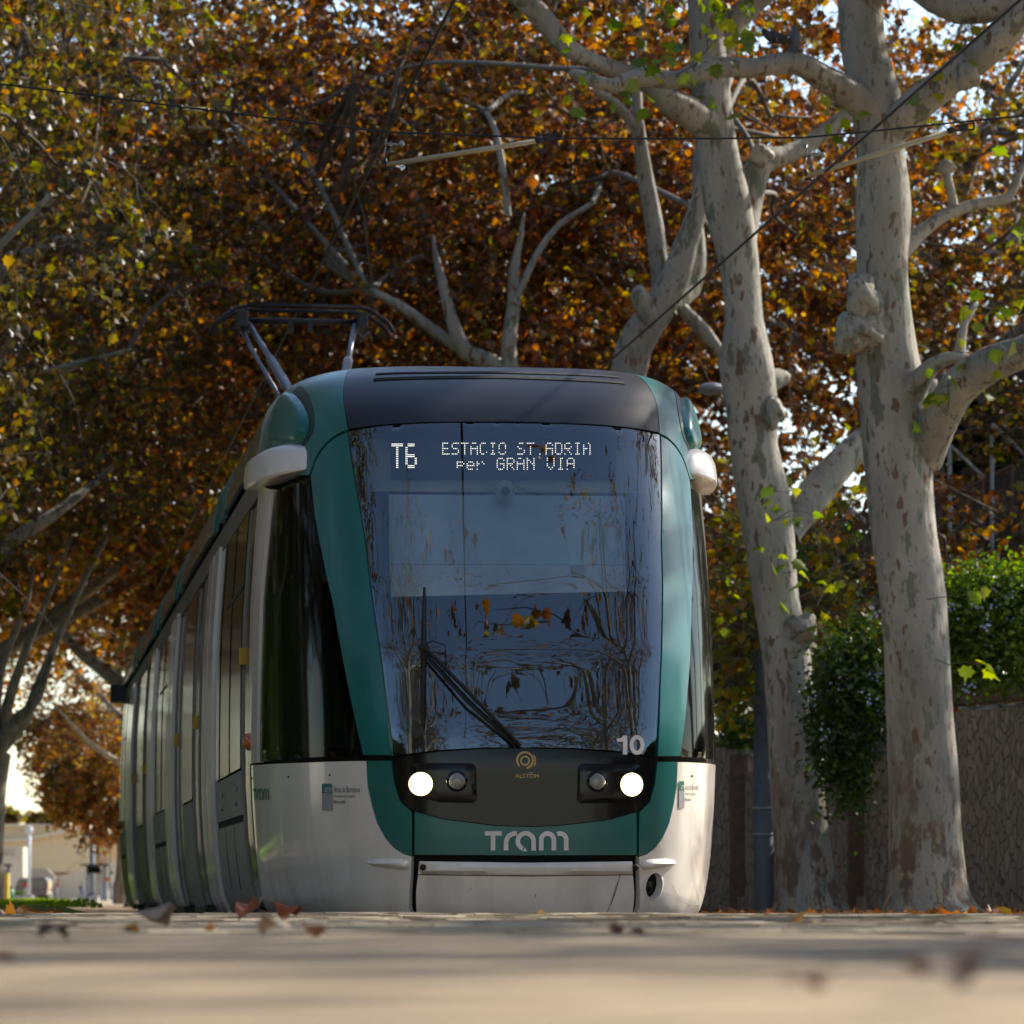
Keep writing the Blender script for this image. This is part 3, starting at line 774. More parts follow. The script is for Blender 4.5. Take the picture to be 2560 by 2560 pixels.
mb = MB(); mb.box((-1.22, 2.85, .6), (1.22, 2.9, 2.62)); mb.build('cab_partition', M['cabwall'], tram)
mb = MB(); mb.box((-.26, 1.5, .95), (.26, 2.0, 1.08), .06); mb.box((-.25, 1.95, 1.05), (.25, 2.08, 1.75), .05); mb.box((-.14, 1.97, 1.78), (.14, 2.05, 1.98), .04)
mb.tube([(0, 1.75, .6), (0, 1.75, 1.0)], .06); mb.build('driver_seat', M['cabdark'], tram, bevel=.03)
mb = MB(); mb.box((-.85, 1.9, 2.86), (.85, 2.85, 2.90)); mb.build('cab_ceiling', M['cabdark'], tram)
panel('display_surround', [(905,1098),(1622,1106),(1618,1232),(925,1228)], 1.12, .05, M['beige'])
disp = panel('destination_display', [(977,1103),(1540,1108),(1541,1198),(979,1196)], 1.09, .028, M['display'])
panel('sun_blind', [(972,1236,1.12),(1562,1240,1.12),(1563,1412,.84),(974,1410,.84)], 0, .01, M['blind'])
panel('sun_blind_hem', [(974,1411,.835),(1563,1413,.835),(1567,1478,.76),(978,1492,.76)], 0, .01, M['blindlow'])
c = pld(1262, 1226, 1.0)
cmr = MB().sph(c, (.058, .05, .058), 20, 12).build('cab_camera', M['beige'], tram, True)
MB().sph((c[0], c[1]-.04, c[2]-.008), (.026, .02, .026), 14, 8).build('camera_lens', M['gloss'], cmr, True)
panel('interior_mirror', [(1428,1412),(1468,1412),(1462,1458),(1433,1458)], .80, .01, M['beige'])
mb = MB(); c = pld(1530, 1765, .50)
mb.prism([(-.14,-.06),(-.05,.10),(.03,.12),(.13,.0),(.10,-.05),(.02,-.12)], -.05, .05, lambda a_, b_, d_: (c[0]+a_, c[1]+d_, c[2]+b_)); mb.build('side_monitor', M['cabdark'], tram, bevel=.01)

# LED writing
G5 = {'T':"11111 00100 00100 00100 00100 00100 00100",'6':"01110 10000 10000 11110 10001 10001 01110",'E':"11111 10000 10000 11110 10000 10000 11111",'S':"01111 10000 10000 01110 00001 00001 11110",
'A':"01110 10001 10001 11111 10001 10001 10001",'C':"01110 10001 10000 10000 10000 10001 01110",'I':"01110 00100 00100 00100 00100 00100 01110",'O':"01110 10001 10001 10001 10001 10001 01110",'.':"00000 00000 00000 00000 00000 00000 00100",
'D':"11110 10001 10001 10001 10001 10001 11110",'R':"11110 10001 10001 11110 10100 10010 10001",'p':"00000 00000 11110 10001 11110 10000 10000",'e':"00000 00000 01110 10001 11111 10000 01110",'r':"00000 00000 10110 11001 10000 10000 10000",
'G':"01110 10001 10000 10111 10001 10001 01110",'N':"10001 11001 10101 10011 10001 10001 10001",'V':"10001 10001 10001 10001 10001 01010 00100",' ':"00000 00000 00000 00000 00000 00000 00000"}
RL = random.Random(4)
def leds(text, x0, y0, x1, y1, rep=1, adv=6, s=.92):
    mb = MB(); n = len(text)*adv-1; cw = (x1-x0)/(n-1); rh = (y1-y0)/6
    for k, ch in enumerate(text):
        for j, row in enumerate(G5[ch].split()):
            for i, b_ in enumerate(row):
                if b_ != '1' or (rep == 1 and RL.random() < .08 and ch != '.'): continue
                for ii in range(rep):
                    for jj in range(rep):
                        X = x0+(k*adv+i+ii/rep)*cw; Y = y0+(j+jj/rep)*rh
                        p = [pld(X-s, Y-s, 1.086), pld(X+s, Y-s, 1.086), pld(X+s, Y+s, 1.086), pld(X-s, Y+s, 1.086)]
                        mb.add(p, [(3, 2, 1, 0)])
    mb.build('led_lettering', M['led'], disp)
leds('T6', 980, 1110, 1038, 1164, 2)
leds('ESTACIO ST.ADRIA', 1107, 1108, 1475, 1135, adv=6)
leds('per GRAN VIA', 1143, 1146, 1435, 1173, adv=6)

# ------------------------------------------------------------------ lettering on the skin
def skin_mesh(name, P2, tris, mat, off, parent=tram):
    st = inv(P2); L = loc(st[:, 0], st[:, 1]) + nrm(st[:, 0], st[:, 1])*off
    me = bpy.data.meshes.new(name); me.from_pydata(L.tolist(), [], [tuple(t) for t in tris]); me.update()
    return link_mesh(name, me, mat, parent, False)
def strokes(parts):
    """each part: ('q', x0,y0,x1,y1) rectangle or ('a', cx,cy,r0,r1,a0,a1) arc; returns verts, faces"""
    V = []; T = []
    for p in parts:
        if p[0] == 'q':
            k = len(V); V += [(p[1], p[2]), (p[3], p[2]), (p[3], p[4]), (p[1], p[4])]; T.append((k, k+3, k+2, k+1))
        elif p[0] == 'p':
            k = len(V); V += list(p[1]); T.append(tuple(range(k, len(V))))
        else:
            _, cx_, cy_, r0, r1, a0, a1 = p; n = max(4, int(abs(a1-a0)/12)); k = len(V)
            for i in range(n+1):
                a_ = math.radians(a0+(a1-a0)*i/n)
                V += [(cx_+r0*math.cos(a_), cy_-r0*math.sin(a_)), (cx_+r1*math.cos(a_), cy_-r1*math.sin(a_))]
            for i in range(n): T.append((k+2*i, k+2*i+2, k+2*i+3, k+2*i+1))
    return np.array(V, float), T
def tram_word():
    return strokes([('q', 1212, 2078, 1254, 2089), ('q', 1226.5, 2089.2, 1238, 2126),
        ('q', 1259, 2107.2, 1270.5, 2126), ('a', 1288, 2107, 17.5, 29, 90, 180), ('q', 1288.2, 2078, 1292, 2089.5),
        ('a', 1314, 2103, 14, 25.5, 0, 248), ('q', 1328, 2103.2, 1339.5, 2126.5), ('p', [(1311,2118),(1318,2127.5),(1309,2128.5),(1306.5,2127.6)]),
        ('q', 1347, 2099.7, 1358.5, 2126), ('a', 1368.5, 2099.5, 10, 21.5, 0, 180), ('q', 1378.5, 2099.7, 1390, 2126), ('a', 1399.5, 2099.5, 10, 21.5, 0, 116), ('q', 1409.5, 2099.7, 1421, 2126)])
V, T = tram_word()
V2 = V.copy()
skin_mesh('nose_lettering', V2, T, M['lwhite'], .006)
V3 = V.copy(); V3[:, 0] = 634+(V[:, 0]-1212)*(40/209); V3[:, 1] = 1971+(V2[:, 1]-2078)*(29/49)
skin_mesh('side_lettering', V3, T, M['lteal'], .004)
V, T = strokes([('a', 1312, 1901, 17, 22.5, -80, 225), ('a', 1312, 1902, 8, 12.5, 0, 359), ('a', 1308, 1902, 28, 31.5, -28, 28)])
skin_mesh('nose_emblem', V, T, M['gold'], .010)
def text_mesh(s, bold=0.0):
    cu = bpy.data.curves.new('text', 'FONT'); cu.body = s; cu.size = 1; cu.offset = bold; cu.resolution_u = 3
    o = bpy.data.objects.new('text', cu); COL.objects.link(o)
    dg = bpy.context.evaluated_depsgraph_get(); me = bpy.data.meshes.new_from_object(o.evaluated_get(dg))
    V = np.array([tuple(v.co)[:2] for v in me.vertices]); T = [tuple(p.vertices) for p in me.polygons]
    bpy.data.objects.remove(o); bpy.data.curves.remove(cu); bpy.data.meshes.remove(me)
    return V, T
def skin_text(name, s, x0, y0, x1, y1, mat, off=.004, bold=0.0):
    V, T = text_mesh(s, bold); lo, hi = V.min(0), V.max(0)
    P = np.stack([x0+(V[:, 0]-lo[0])/(hi[0]-lo[0])*(x1-x0), y1-(V[:, 1]-lo[1])/(hi[1]-lo[1])*(y1-y0)], 1)
    return skin_mesh(name, P, T, mat, off)
skin_text('maker_lettering', 'ALSTOM', 1287, 1935, 1347, 1945, M['gold'], .010, .02)
V, T = strokes([('q', 1322, 1931, 1332, 1933)]); skin_mesh('maker_lettering', V, T, M['gold'], .010)
n0 = 24; el = [(1591+k*math.cos(a_), 1863+(k+6)*math.sin(a_)) for k in (8.5, 18.5) for a_ in np.linspace(0, 2*math.pi, n0, endpoint=False)]
V = np.array([(1541,1847), (1551,1846), (1557,1839.5), (1567,1839.5), (1567,1886.5), (1556,1886.5), (1556,1855), (1541,1855)]+el)
skin_mesh('fleet_number', V, [tuple(range(8))]+[(8+i, 8+(i+1) % n0, 8+n0+(i+1) % n0, 8+n0+i) for i in range(n0)], M['lwhite'], .008)
for (xa, k) in ((806, 1.0), (1696, .52)):
    V, T = strokes([('q', xa, 1959, xa+25*k, 1983)]); V[:, 1] += 0 if k == 1 else -6
    skin_mesh('authority_emblem', V, T, M['lteal'], .004)
    V, T = strokes([('q', xa, 1983.2, xa+26*k, 2027)]); V[:, 1] += 0 if k == 1 else -6
    skin_mesh('authority_emblem', V, T, M['lgrey'], .004)
    dy = 0 if k == 1 else -6
    skin_text('authority_lettering', 'ATM', xa+8*k, 1969+dy, xa+24*k, 1982+dy, M['lwhite'], .006)
    skin_text('authority_lettering', 'Àrea de Barcelona', xa+30*k, 1962+dy, xa+96*k, 1981+dy, M['lblack'], .004)
    skin_text('authority_lettering', 'Autoritat del Transport', xa+30*k, 1987+dy, xa+83*k, 1995+dy, M['lblack'], .004, .01)
    skin_text('authority_lettering', 'Metropolità', xa+30*k, 2000+dy, xa+58*k, 2011+dy, M['lblack'], .004, .01)

# bolts, scuffs and scratches on the white panels
for (x_, y_) in ((722, 1942), (825, 1938), (631, 1946), (1729, 1940)):
    st_ = inv([(x_, y_)])[0]; MB().sph(tuple(loc(*st_)+nrm(*st_)*.002), .006, 8, 6).build('bolt', M['rubber'], tram)
for P_ in ([(1538,2163),(1552,2172),(1548,2196),(1538,2222),(1530,2250),(1516,2284)], [(1553,2163),(1560,2170)], [(1545,2205),(1538,2232),(1526,2262)], [(1338,2235),(1339,2243)], [(1356,2238),(1362,2240)], [(1280,2232),(1284,2233)], [(935,2270),(945,2274)], [(1678,2210),(1690,2232),(1700,2250),(1722,2262),(1745,2264)], [(1170,2225),(1180,2221)], [(1010,2262),(1016,2268)]):
    V = []; T = []
    for i, (x_, y_) in enumerate(P_):
        V += [(x_-.8, y_-.5), (x_+.8, y_+.5)]
        if i: T.append((2*i-2, 2*i-1, 2*i+1, 2*i))
    skin_mesh('scuff', np.array(V, float), T, M['scuff'], .003)
# wiper
def skp(x, y, off):
    st = inv([(x, y)]); return tuple((loc(st[:, 0], st[:, 1])+nrm(st[:, 0], st[:, 1])*off)[0])
wp = empty('wiper'); wp.parent = tram
MB().tube([skp(1300,1868,.03), skp(1180,1750,.06), skp(1064,1632,.07)], .011, 8).build('wiper_arm', M['rubber'], wp, True)
MB().tube([skp(1286,1866,.03), skp(1165,1762,.055), skp(1058,1640,.065)], .008, 8).build('wiper_arm', M['rubber'], wp, True)
MB().tube([skp(1062,1476,.03), skp(1060,1560,.035), skp(1059,1640,.035), skp(1058,1820,.03)], [.007, .011, .014, .009], 8).build('wiper_blade', M['rubber'], wp, True)
MB().tube([skp(1050,1625,.05), skp(1085,1618,.075), skp(1112,1625,.06), skp(1116,1650,.05), skp(1108,1672,.06)], .004, 6).build('washer_hose', M['rubber'], wp, True)
mb = MB(); mb.sph(skp(1062,1630,.055), (.032, .02, .03)); mb.build('wiper_joint', M['rubber'], wp, True)
for (x_, y_) in ((1060, 2167), (1583, 2167)):
    MB().sph(skp(x_, y_, .03), (.018, .012, .018)).build('bumper_plug', M['rubber'], tram, True)
# ------------------------------------------------------------------ bark, leaves
def bark_mat():
    m, nt, ln, b = mat_new('plane_tree_bark')
    tc = nt.new('ShaderNodeTexCoord'); mp = nt.new('ShaderNodeMapping'); mp.inputs['Scale'].default_value = (1, 1, .35)
    ln.new(tc.outputs['Object'], mp.inputs[0])
    def noi(scale, detail, rough, c1, c2, lo, hi):
        n = nt.new('ShaderNodeTexNoise'); n.inputs['Scale'].default_value = scale; n.inputs['Detail'].default_value = detail; n.inputs['Roughness'].default_value = rough
        ln.new(mp.outputs[0], n.inputs['Vector']); r = nt.new('ShaderNodeValToRGB')
        r.color_ramp.elements[0].position = lo; r.color_ramp.elements[0].color = (*c1, 1); r.color_ramp.elements[1].position = hi; r.color_ramp.elements[1].color = (*c2, 1)
        ln.new(n.outputs['Fac'], r.inputs[0]); return r, n
    base, _ = noi(1.6, 8, .7, (.19, .178, .145), (.37, .335, .27), .35, .65)
    def over(prev, scale, detail, rough, colr, lo, hi, zr=None):
        r, _ = noi(scale, detail, rough, (0, 0, 0), (1, 1, 1), lo, hi)
        fac = r.outputs[0]
        if zr:
            sp = nt.new('ShaderNodeSeparateXYZ'); ln.new(tc.outputs['Object'], sp.inputs[0])
            mr = nt.new('ShaderNodeMapRange'); mr.inputs[1].default_value = zr[0]; mr.inputs[2].default_value = zr[1]; mr.inputs[3].default_value = 1.0; mr.inputs[4].default_value = zr[2]
            ln.new(sp.outputs['Z'], mr.inputs[0]); mu = nt.new('ShaderNodeMath'); mu.operation = 'MULTIPLY'; ln.new(fac, mu.inputs[0]); ln.new(mr.outputs[0], mu.inputs[1]); fac = mu.outputs[0]
        mx = nt.new('ShaderNodeMix'); mx.data_type = 'RGBA'; ln.new(fac, mx.inputs[0]); ln.new(prev, mx.inputs[6]); mx.inputs[7].default_value = (*colr, 1)
        return mx.outputs[2]
    c = over(base.outputs[0], 6, 4, .6, (.145, .15, .105), .57, .60)
    c = over(c, 22, 3, .6, (.12, .105, .08), .62, .66)
    c = over(c, 11, 2, .5, (.14, .085, .05), .63, .65)
    c = over(c, 5, 5, .7, (.13, .085, .055), .50, .56, (.6, 2.6, .0))
    c = over(c, 9, 4, .6, (.33, .27, .16), .58, .62, (.3, 1.8, .0))
    ln.new(c, b.inputs['Base Color']); b.inputs['Roughness'].default_value = .75
    n = nt.new('ShaderNodeTexNoise'); n.inputs['Scale'].default_value = 9; n.inputs['Detail'].default_value = 6; ln.new(mp.outputs[0], n.inputs['Vector'])
    bp = nt.new('ShaderNodeBump'); bp.inputs['Strength'].default_value = .8; bp.inputs['Distance'].default_value = .03
    ln.new(n.outputs['Fac'], bp.inputs['Height']); ln.new(bp.outputs[0], b.inputs['Normal'])
    return m
M['bark'] = bark_mat()
M['bough'] = pmat('bough_bark', (.20, .17, .13), .8, c2=(.12, .10, .075), scale=5)
M['twig'] = pmat('twig_bark', (.13, .10, .075), .85, c2=(.07, .055, .04), scale=4)
BR, RU, OR, GO, OL, GR = (.066, .038, .017), (.13, .040, .010), (.28, .095, .008), (.36, .22, .010), (.12, .13, .012), (.10, .16, .015)
M['leaf_rust'] = leaf_mat('rust_leaves', [(0, BR), (.36, (.095, .045, .018)), (.52, RU), (.68, OR), (.80, (.38, .16, .008)), (.88, GO), (.95, OL), (1, BR)])
M['leaf_olive'] = leaf_mat('olive_brown_leaves', [(0, (.055, .038, .016)), (.5, (.075, .048, .017)), (.66, (.11, .095, .012)), (.80, OL), (.88, (.20, .15, .012)), (.94, OR), (1, (.28, .24, .012))])
M['leaf_gold'] = leaf_mat('golden_leaves', [(0, (.09, .05, .015)), (.3, OR), (.5, (.38, .17, .015)), (.72, GO), (.88, OL), (1, RU)])
M['leaf_green'] = leaf_mat('green_leaves', [(0, (.07, .11, .012)), (.5, (.15, .21, .016)), (1, (.32, .31, .02))], .6)
M['shrub'] = leaf_mat('shrub_leaves', [(0, (.04, .085, .014)), (.55, (.12, .20, .028)), (1, (.26, .34, .04))], .4)  # leaf colour brightened in place of sun that misses the shrubs
M['shrubdark'] = leaf_mat('shaded_shrub_leaves', [(0, (.018, .04, .010)), (.6, (.045, .08, .018)), (1, (.09, .13, .02))], .35)  # darker copy of the shrub leaves, shade put into the colour
M['lowleaf'] = leaf_mat('yellow_green_leaves', [(0, (.07, .05, .015)), (.3, (.14, .15, .012)), (.6, (.26, .25, .014)), (.8, (.36, .24, .01)), (1, OR)])
M['conifer'] = leaf_mat('dark_conifer', [(0, (.012, .022, .010)), (1, (.03, .05, .02))], .15)
M['flower'] = pmat('pale_blue_flowers', (.42, .48, .75), .6, c2=(.5, .52, .7))
M['fallen'] = leaf_mat('fallen_leaves', [(0, (.16, .085, .04)), (.5, (.28, .14, .06)), (.8, (.36, .12, .02)), (1, (.42, .27, .12))], .3)

# five-lobed plane leaf, unit width, in the XY plane with the stalk at the origin
LOBE = np.array([(0,0),(.22,-.10),(.30,.10),(.52,.22),(.34,.42),(.30,.62),(.12,.60),(0,.98),(-.12,.60),(-.30,.62),(-.34,.42),(-.52,.22),(-.30,.10),(-.22,-.10)])
LV = np.vstack([[0, .32, .0], np.c_[LOBE, np.zeros(len(LOBE))]])
LV[:, 2] = -.35*np.abs(LV[:, 0])**1.5*1.4 - .10*LV[:, 1]**2
LV[0, 2] += .03
LT_ = np.array([(0, i, i % 14+1) for i in range(1, 15)])
SL = np.array([(0, 0, 0), (.35, .18, .10), (.30, .62, .02), (0, 1, -.12), (-.30, .62, .02), (-.35, .18, .10)])   # cheap leaf for far crowns
ST = np.array([(0, 1, 2), (0, 2, 3), (0, 3, 4), (0, 4, 5)])
def scatter(pos, size, rng, mat, name, parent=None, droop=.6, cheap=False, T=None):
    LVt, LTt = (SL, ST) if cheap else (LV, LT_)
    n = len(pos); yaw = rng.uniform(0, 2*math.pi, n); pit = rng.normal(-droop, .55, n); rol = rng.normal(0, .6, n)
    cyw, syw, cp, sp, cr, sr_ = np.cos(yaw), np.sin(yaw), np.cos(pit), np.sin(pit), np.cos(rol), np.sin(rol)
    Y = np.stack([-syw*cp, cyw*cp, sp], 1); X0_ = np.stack([cyw, syw, np.zeros(n)], 1); Z0_ = np.cross(X0_, Y)
    X = X0_*cr[:, None]+Z0_*sr_[:, None]; Z = np.cross(X, Y)
    s = rng.uniform(.65, 1.2, n)*size; curl = rng.uniform(.2, 2.2, n)
    V = pos[:, None]+s[:, None, None]*(LVt[None, :, :1]*X[:, None]+LVt[None, :, 1:2]*Y[:, None]+(LVt[None, :, 2:3]*curl[:, None, None])*Z[:, None])
    k = LVt.shape[0]
    Tt = (np.arange(n)[:, None, None]*k+LTt[None]).reshape(-1, 3)
    o = np_mesh(name, V.reshape(-1, 3), tris=Tt, mat=mat, parent=parent, smooth=False)
    return o

def twigs(starts, dirs, length, rng, seg=5, sag=.25, wob=.35):
    n = len(starts); P = [starts]; d = dirs/np.linalg.norm(dirs, axis=1)[:, None]; L = length[:, None]/seg
    for _ in range(seg):
        d = d+rng.normal(0, wob/seg*1.6, (n, 3)); d[:, 2] -= sag/seg; d /= np.linalg.norm(d, axis=1)[:, None]
        P.append(P[-1]+d*L)
    return np.stack(P, 1)
def twig_tubes(paths, r0, r1, sides=3):
    n, k, _ = paths.shape
    T = np.gradient(paths, axis=1); T /= np.linalg.norm(T, axis=2)[..., None]+1e-9
    ref = np.array([.3, .2, 1.0]); A = np.cross(T, ref); A /= np.linalg.norm(A, axis=2)[..., None]+1e-9; B = np.cross(T, A)
    an = np.arange(sides)*2*math.pi/sides
    R = (r0[:, None]+(r1-r0)[:, None]*np.linspace(0, 1, k)[None])[..., None, None]
    V = paths[:, :, None]+R*(A[:, :, None]*np.cos(an)[:, None]+B[:, :, None]*np.sin(an)[:, None])
    base = (np.arange(n)*k*sides)[:, None, None]; i = (np.arange(k-1)*sides)[None, :, None]; j = np.arange(sides)[None, None]; j2 = (j+1) % sides
    Q = np.stack(np.broadcast_arrays(base+i+j, base+i+j2, base+i+sides+j2, base+i+sides+j), -1).reshape(-1, 4)
    return V.reshape(-1, 3), Q

def limb_mesh(name, paths, mat, parent, rng=None, lump=.06, sides=14):
    Vs = []; Qs = []; k = 0
    for pts, rad in paths:
        P, R = smooth_path(pts, rad, .22)
        nn = sides if R.max() > .08 else 8
        V, Q = tube_np(P, R, nn)
        if R.max() > .08:
            V = V.reshape(len(P), nn, 3); c = P[:, None]; h = np.arange(len(P))*.22
            a = np.arange(nn)/nn*2*math.pi
            f = 1+lump*(np.sin(h[:, None]*1.7+a[None]*2)+.6*np.sin(h[:, None]*3.1+a[None]*3+1)+.5*np.sin(h[:, None]*.9-a[None]))
            V = (c+(V-c)*f[..., None]).reshape(-1, 3)
        # rounded tip
        Vs.append(V); Qs.append(Q+k); k += len(V)
        Vs.append(P[-1:]+(P[-1]-P[-2])*.3); t = len(V)-nn
        Qt = [(k-len(V)+t+j, k-len(V)+t+(j+1) % nn, k, k) for j in range(nn)]
        Qs.append(np.array(Qt)); k += 1
    V = np.vstack(Vs); Q = np.vstack(Qs)
    me = bpy.data.meshes.new(name); me.from_pydata(V.tolist(), [], [tuple(dict.fromkeys(q)) for q in Q.tolist()]); me.update()
    return link_mesh(name, me, mat, parent, True)

def crown_parts(root, rng, limbs, regions, n_twig, per_twig, size, mat, cheap=False, green=0, sag=.5):
    """limbs: list of polylines (local) used as feeding branches; regions: (centre, radii, weight)"""
    skel = np.vstack([smooth_path(p, r, .5)[0] for p, r in limbs])
    extra_l = []
    for (gc, gr, gw) in regions:
        if gw < .3: continue
        gc = np.array(gc); gr = np.array(gr)
        for k in range(12):
            dd = rng.normal(size=3); dd /= np.linalg.norm(dd); dd[2] = dd[2]*.8+.1
            tip = gc+dd*gr*.72; s0 = skel[np.argmin(((skel-(gc*.4+tip*.6))**2).sum(1))]
            m1 = s0*.66+tip*.34+rng.normal(0, .45, 3)+np.array([0, 0, .5]); m2 = s0*.33+tip*.67+rng.normal(0, .5, 3)+np.array([0, 0, .3])
            extra_l.append(([tuple(s0), tuple(m1), tuple(m2), tuple(tip)], [.05, .042, .03, .008]))
    limb_mesh('boughs', extra_l, M['bough'], root, lump=.03)['kind'] = 'stuff'
    skel = np.vstack([skel]+[smooth_path(p, r, .5)[0][2:] for p, r in extra_l])
    w = np.array([g[2] for g in regions], float); w /= w.sum()
    idx = rng.choice(len(regions), n_twig, p=w)
    c = np.array([g[0] for g in regions])[idx]; rr = np.array([g[1] for g in regions])[idx]
    d = rng.normal(size=(n_twig, 3)); d /= np.linalg.norm(d, axis=1)[:, None]
    rad = rng.random(n_twig)**.45
    pos = c+d*rad[:, None]*rr
    # gather twigs round secondary branches
    nb = max(10, n_twig//16); seeds = pos[rng.choice(n_twig, nb, replace=False)]
    k = np.argmin(((seeds[:, None]-skel[None])**2).sum(2), 1); st = skel[k]
    tt = np.linspace(0, 1, 7)[None, :, None]
    mid = (st+seeds)/2+rng.normal(0, .35, st.shape)+np.array([0, 0, .3])
    bp = (1-tt)**2*st[:, None]+2*tt*(1-tt)*mid[:, None]+tt**2*seeds[:, None]
    bp = bp+rng.normal(0, .13, bp.shape)*np.sin(tt*math.pi)
    L = np.linalg.norm(seeds-st, axis=1)
    V1, Q1 = twig_tubes(bp, np.clip(.012+L*.010, .015, .06), np.full(nb, .008), 5)
    allb = bp[:, 2:].reshape(-1, 3)
    kk = np.argmin(((pos[:, None]-allb[None, ::2])**2).sum(2), 1) if n_twig*len(allb) < 6e6 else rng.integers(0, len(allb)//2, n_twig)
    anchor = allb[::2][kk]
    start = anchor*.65+pos*.35 ; dirv = (pos-anchor)+rng.normal(0, .25, pos.shape)
    ln_ = rng.uniform(.7, 1.5, n_twig)
    start = pos-dirv/np.linalg.norm(dirv, axis=1)[:, None]*ln_[:, None]*.5
    tp = twigs(start, dirv, ln_, rng, 5, sag)
    V2, Q2 = twig_tubes(tp, np.full(n_twig, .009), np.full(n_twig, .003), 3)
    nbare = int(n_twig*.8); ib = rng.integers(0, n_twig, nbare)
    tb = twigs(pos[ib]+rng.normal(0, .3, (nbare, 3)), rng.normal(size=(nbare, 3))+np.array([0, 0, .4]), rng.uniform(.8, 2.2, nbare), rng, 6, .5, .6)
    V3, Q3 = twig_tubes(tb, np.full(nbare, .010), np.full(nbare, .003), 3)
    V = np.vstack([V1, V2, V3]); Q = np.vstack([Q1, Q2+len(V1), Q3+len(V1)+len(V2)])
    np_mesh('twigs', V, tris=Q, mat=M['twig'], parent=root, smooth=False)['kind'] = 'stuff'
    t = rng.random((n_twig, per_twig))*.999
    seg = (t*5).astype(int); fr_ = t*5-seg; ar = np.arange(n_twig)[:, None]
    lp = tp[ar, seg]*(1-fr_[..., None])+tp[ar, seg+1]*fr_[..., None]+rng.normal(0, .09, (n_twig, per_twig, 3))
    lp = lp.reshape(-1, 3)
    o = scatter(lp, size, rng, mat, 'crown', root, .7, cheap)
    return o

# ------------------------------------------------------------------ plane trees
def local(root, pts): b = root.location; return [(p[0]-b.x, p[1]-b.y, p[2]-b.z) for p in pts]
def hero(name_label, d, axis, limbs, crown, group, seed, burls=(), extra=None):
    """axis: (x, y, radius) in photo pixels at distance d; limbs: lists of (x, y, radius, extra depth)"""
    rng = np.random.default_rng(seed)
    P = [px(x, y, d) for x, y, r in axis]; R = [r/F*d for x, y, r in axis]
    base = P[0]; z0 = gh(base.x, base.y)
    root = empty('plane_tree', (base.x, base.y, z0), 0, name_label, 'tree', group)
    P[0] = Vector((base.x, base.y, z0-.05))
    tr = [(local(root, P), R)]
    ll = []
    for lb in limbs:
        p = [px(x, y, d+dd) for x, y, r, dd in lb]; ll.append((local(root, p), [r/F*d for x, y, r, dd in lb]))
    limb_mesh('trunk', tr, M['bark'], root, lump=.035, sides=24)
    for q in ll: limb_mesh('limb', [q], M['bark'], root, lump=.06)
    for (x, y, rx, ry, dd) in burls:
        p = px(x, y, d+dd); q = local(root, [p])[0]; rr = rx/F*d; rz = ry/F*d
        mb = MB(); mb.sph((0, 0, 0), (1, 1, 1), 20, 14)
        vs = []
        for v in mb.v:
            f = 1+.14*math.sin(v[0]*3+v[2]*4+x)+.10*math.sin(v[2]*9+v[1]*5+y)+.06*math.sin(v[0]*13+v[1]*11+v[2]*7)
            vs.append((q[0]+v[0]*rr*f, q[1]+v[1]*rr*f, q[2]+v[2]*rz*f))
        mb.v = vs; mb.build('burl', M['bark'], root, True)
    if crown:
        crown_parts(root, rng, tr+ll, crown['regions'], crown['twigs'], crown['per'], crown['size'], crown['mat'])
    if extra:       # separate green sprays near the trunks
        pos = []
        for (x, y, n, sp, dd) in extra:
            c = np.array(px(x, y, d+dd)); pos.append(c+rng.normal(0, 1, (n, 3))*np.array([sp, sp, sp*1.1])/F*d)
        pos = np.vstack(pos)-np.array(root.location)
        scatter(pos, .19, rng, M['leaf_green'], 'green_leaves', root, .5)
        # thin shoots carrying the sprays
        sk = np.vstack([smooth_path(p, r, .5)[0] for p, r in tr+ll]); sel = pos[::4]
        k = np.argmin(((sel[:, None]-sk[None])**2).sum(2), 1); tt = np.linspace(0, 1, 5)[None, :, None]
        bp = sk[k][:, None]*(1-tt)+sel[:, None]*tt+rng.normal(0, .04, (len(sel), 5, 3))
        V, Q = twig_tubes(bp, np.full(len(sel), .008), np.full(len(sel), .003), 3)
        np_mesh('shoots', V, tris=Q, mat=M['twig'], parent=root, smooth=False)['kind'] = 'stuff'
    return root
MLOW = None
RROW = 'plane trees in the row along the right of the tramway'
LROW = 'plane trees in the row along the left of the tramway'
def reg(z0, rad, spread=5.5, h=4.5): return [((0, 0, z0+h), (spread, spread, h), 1.0)]
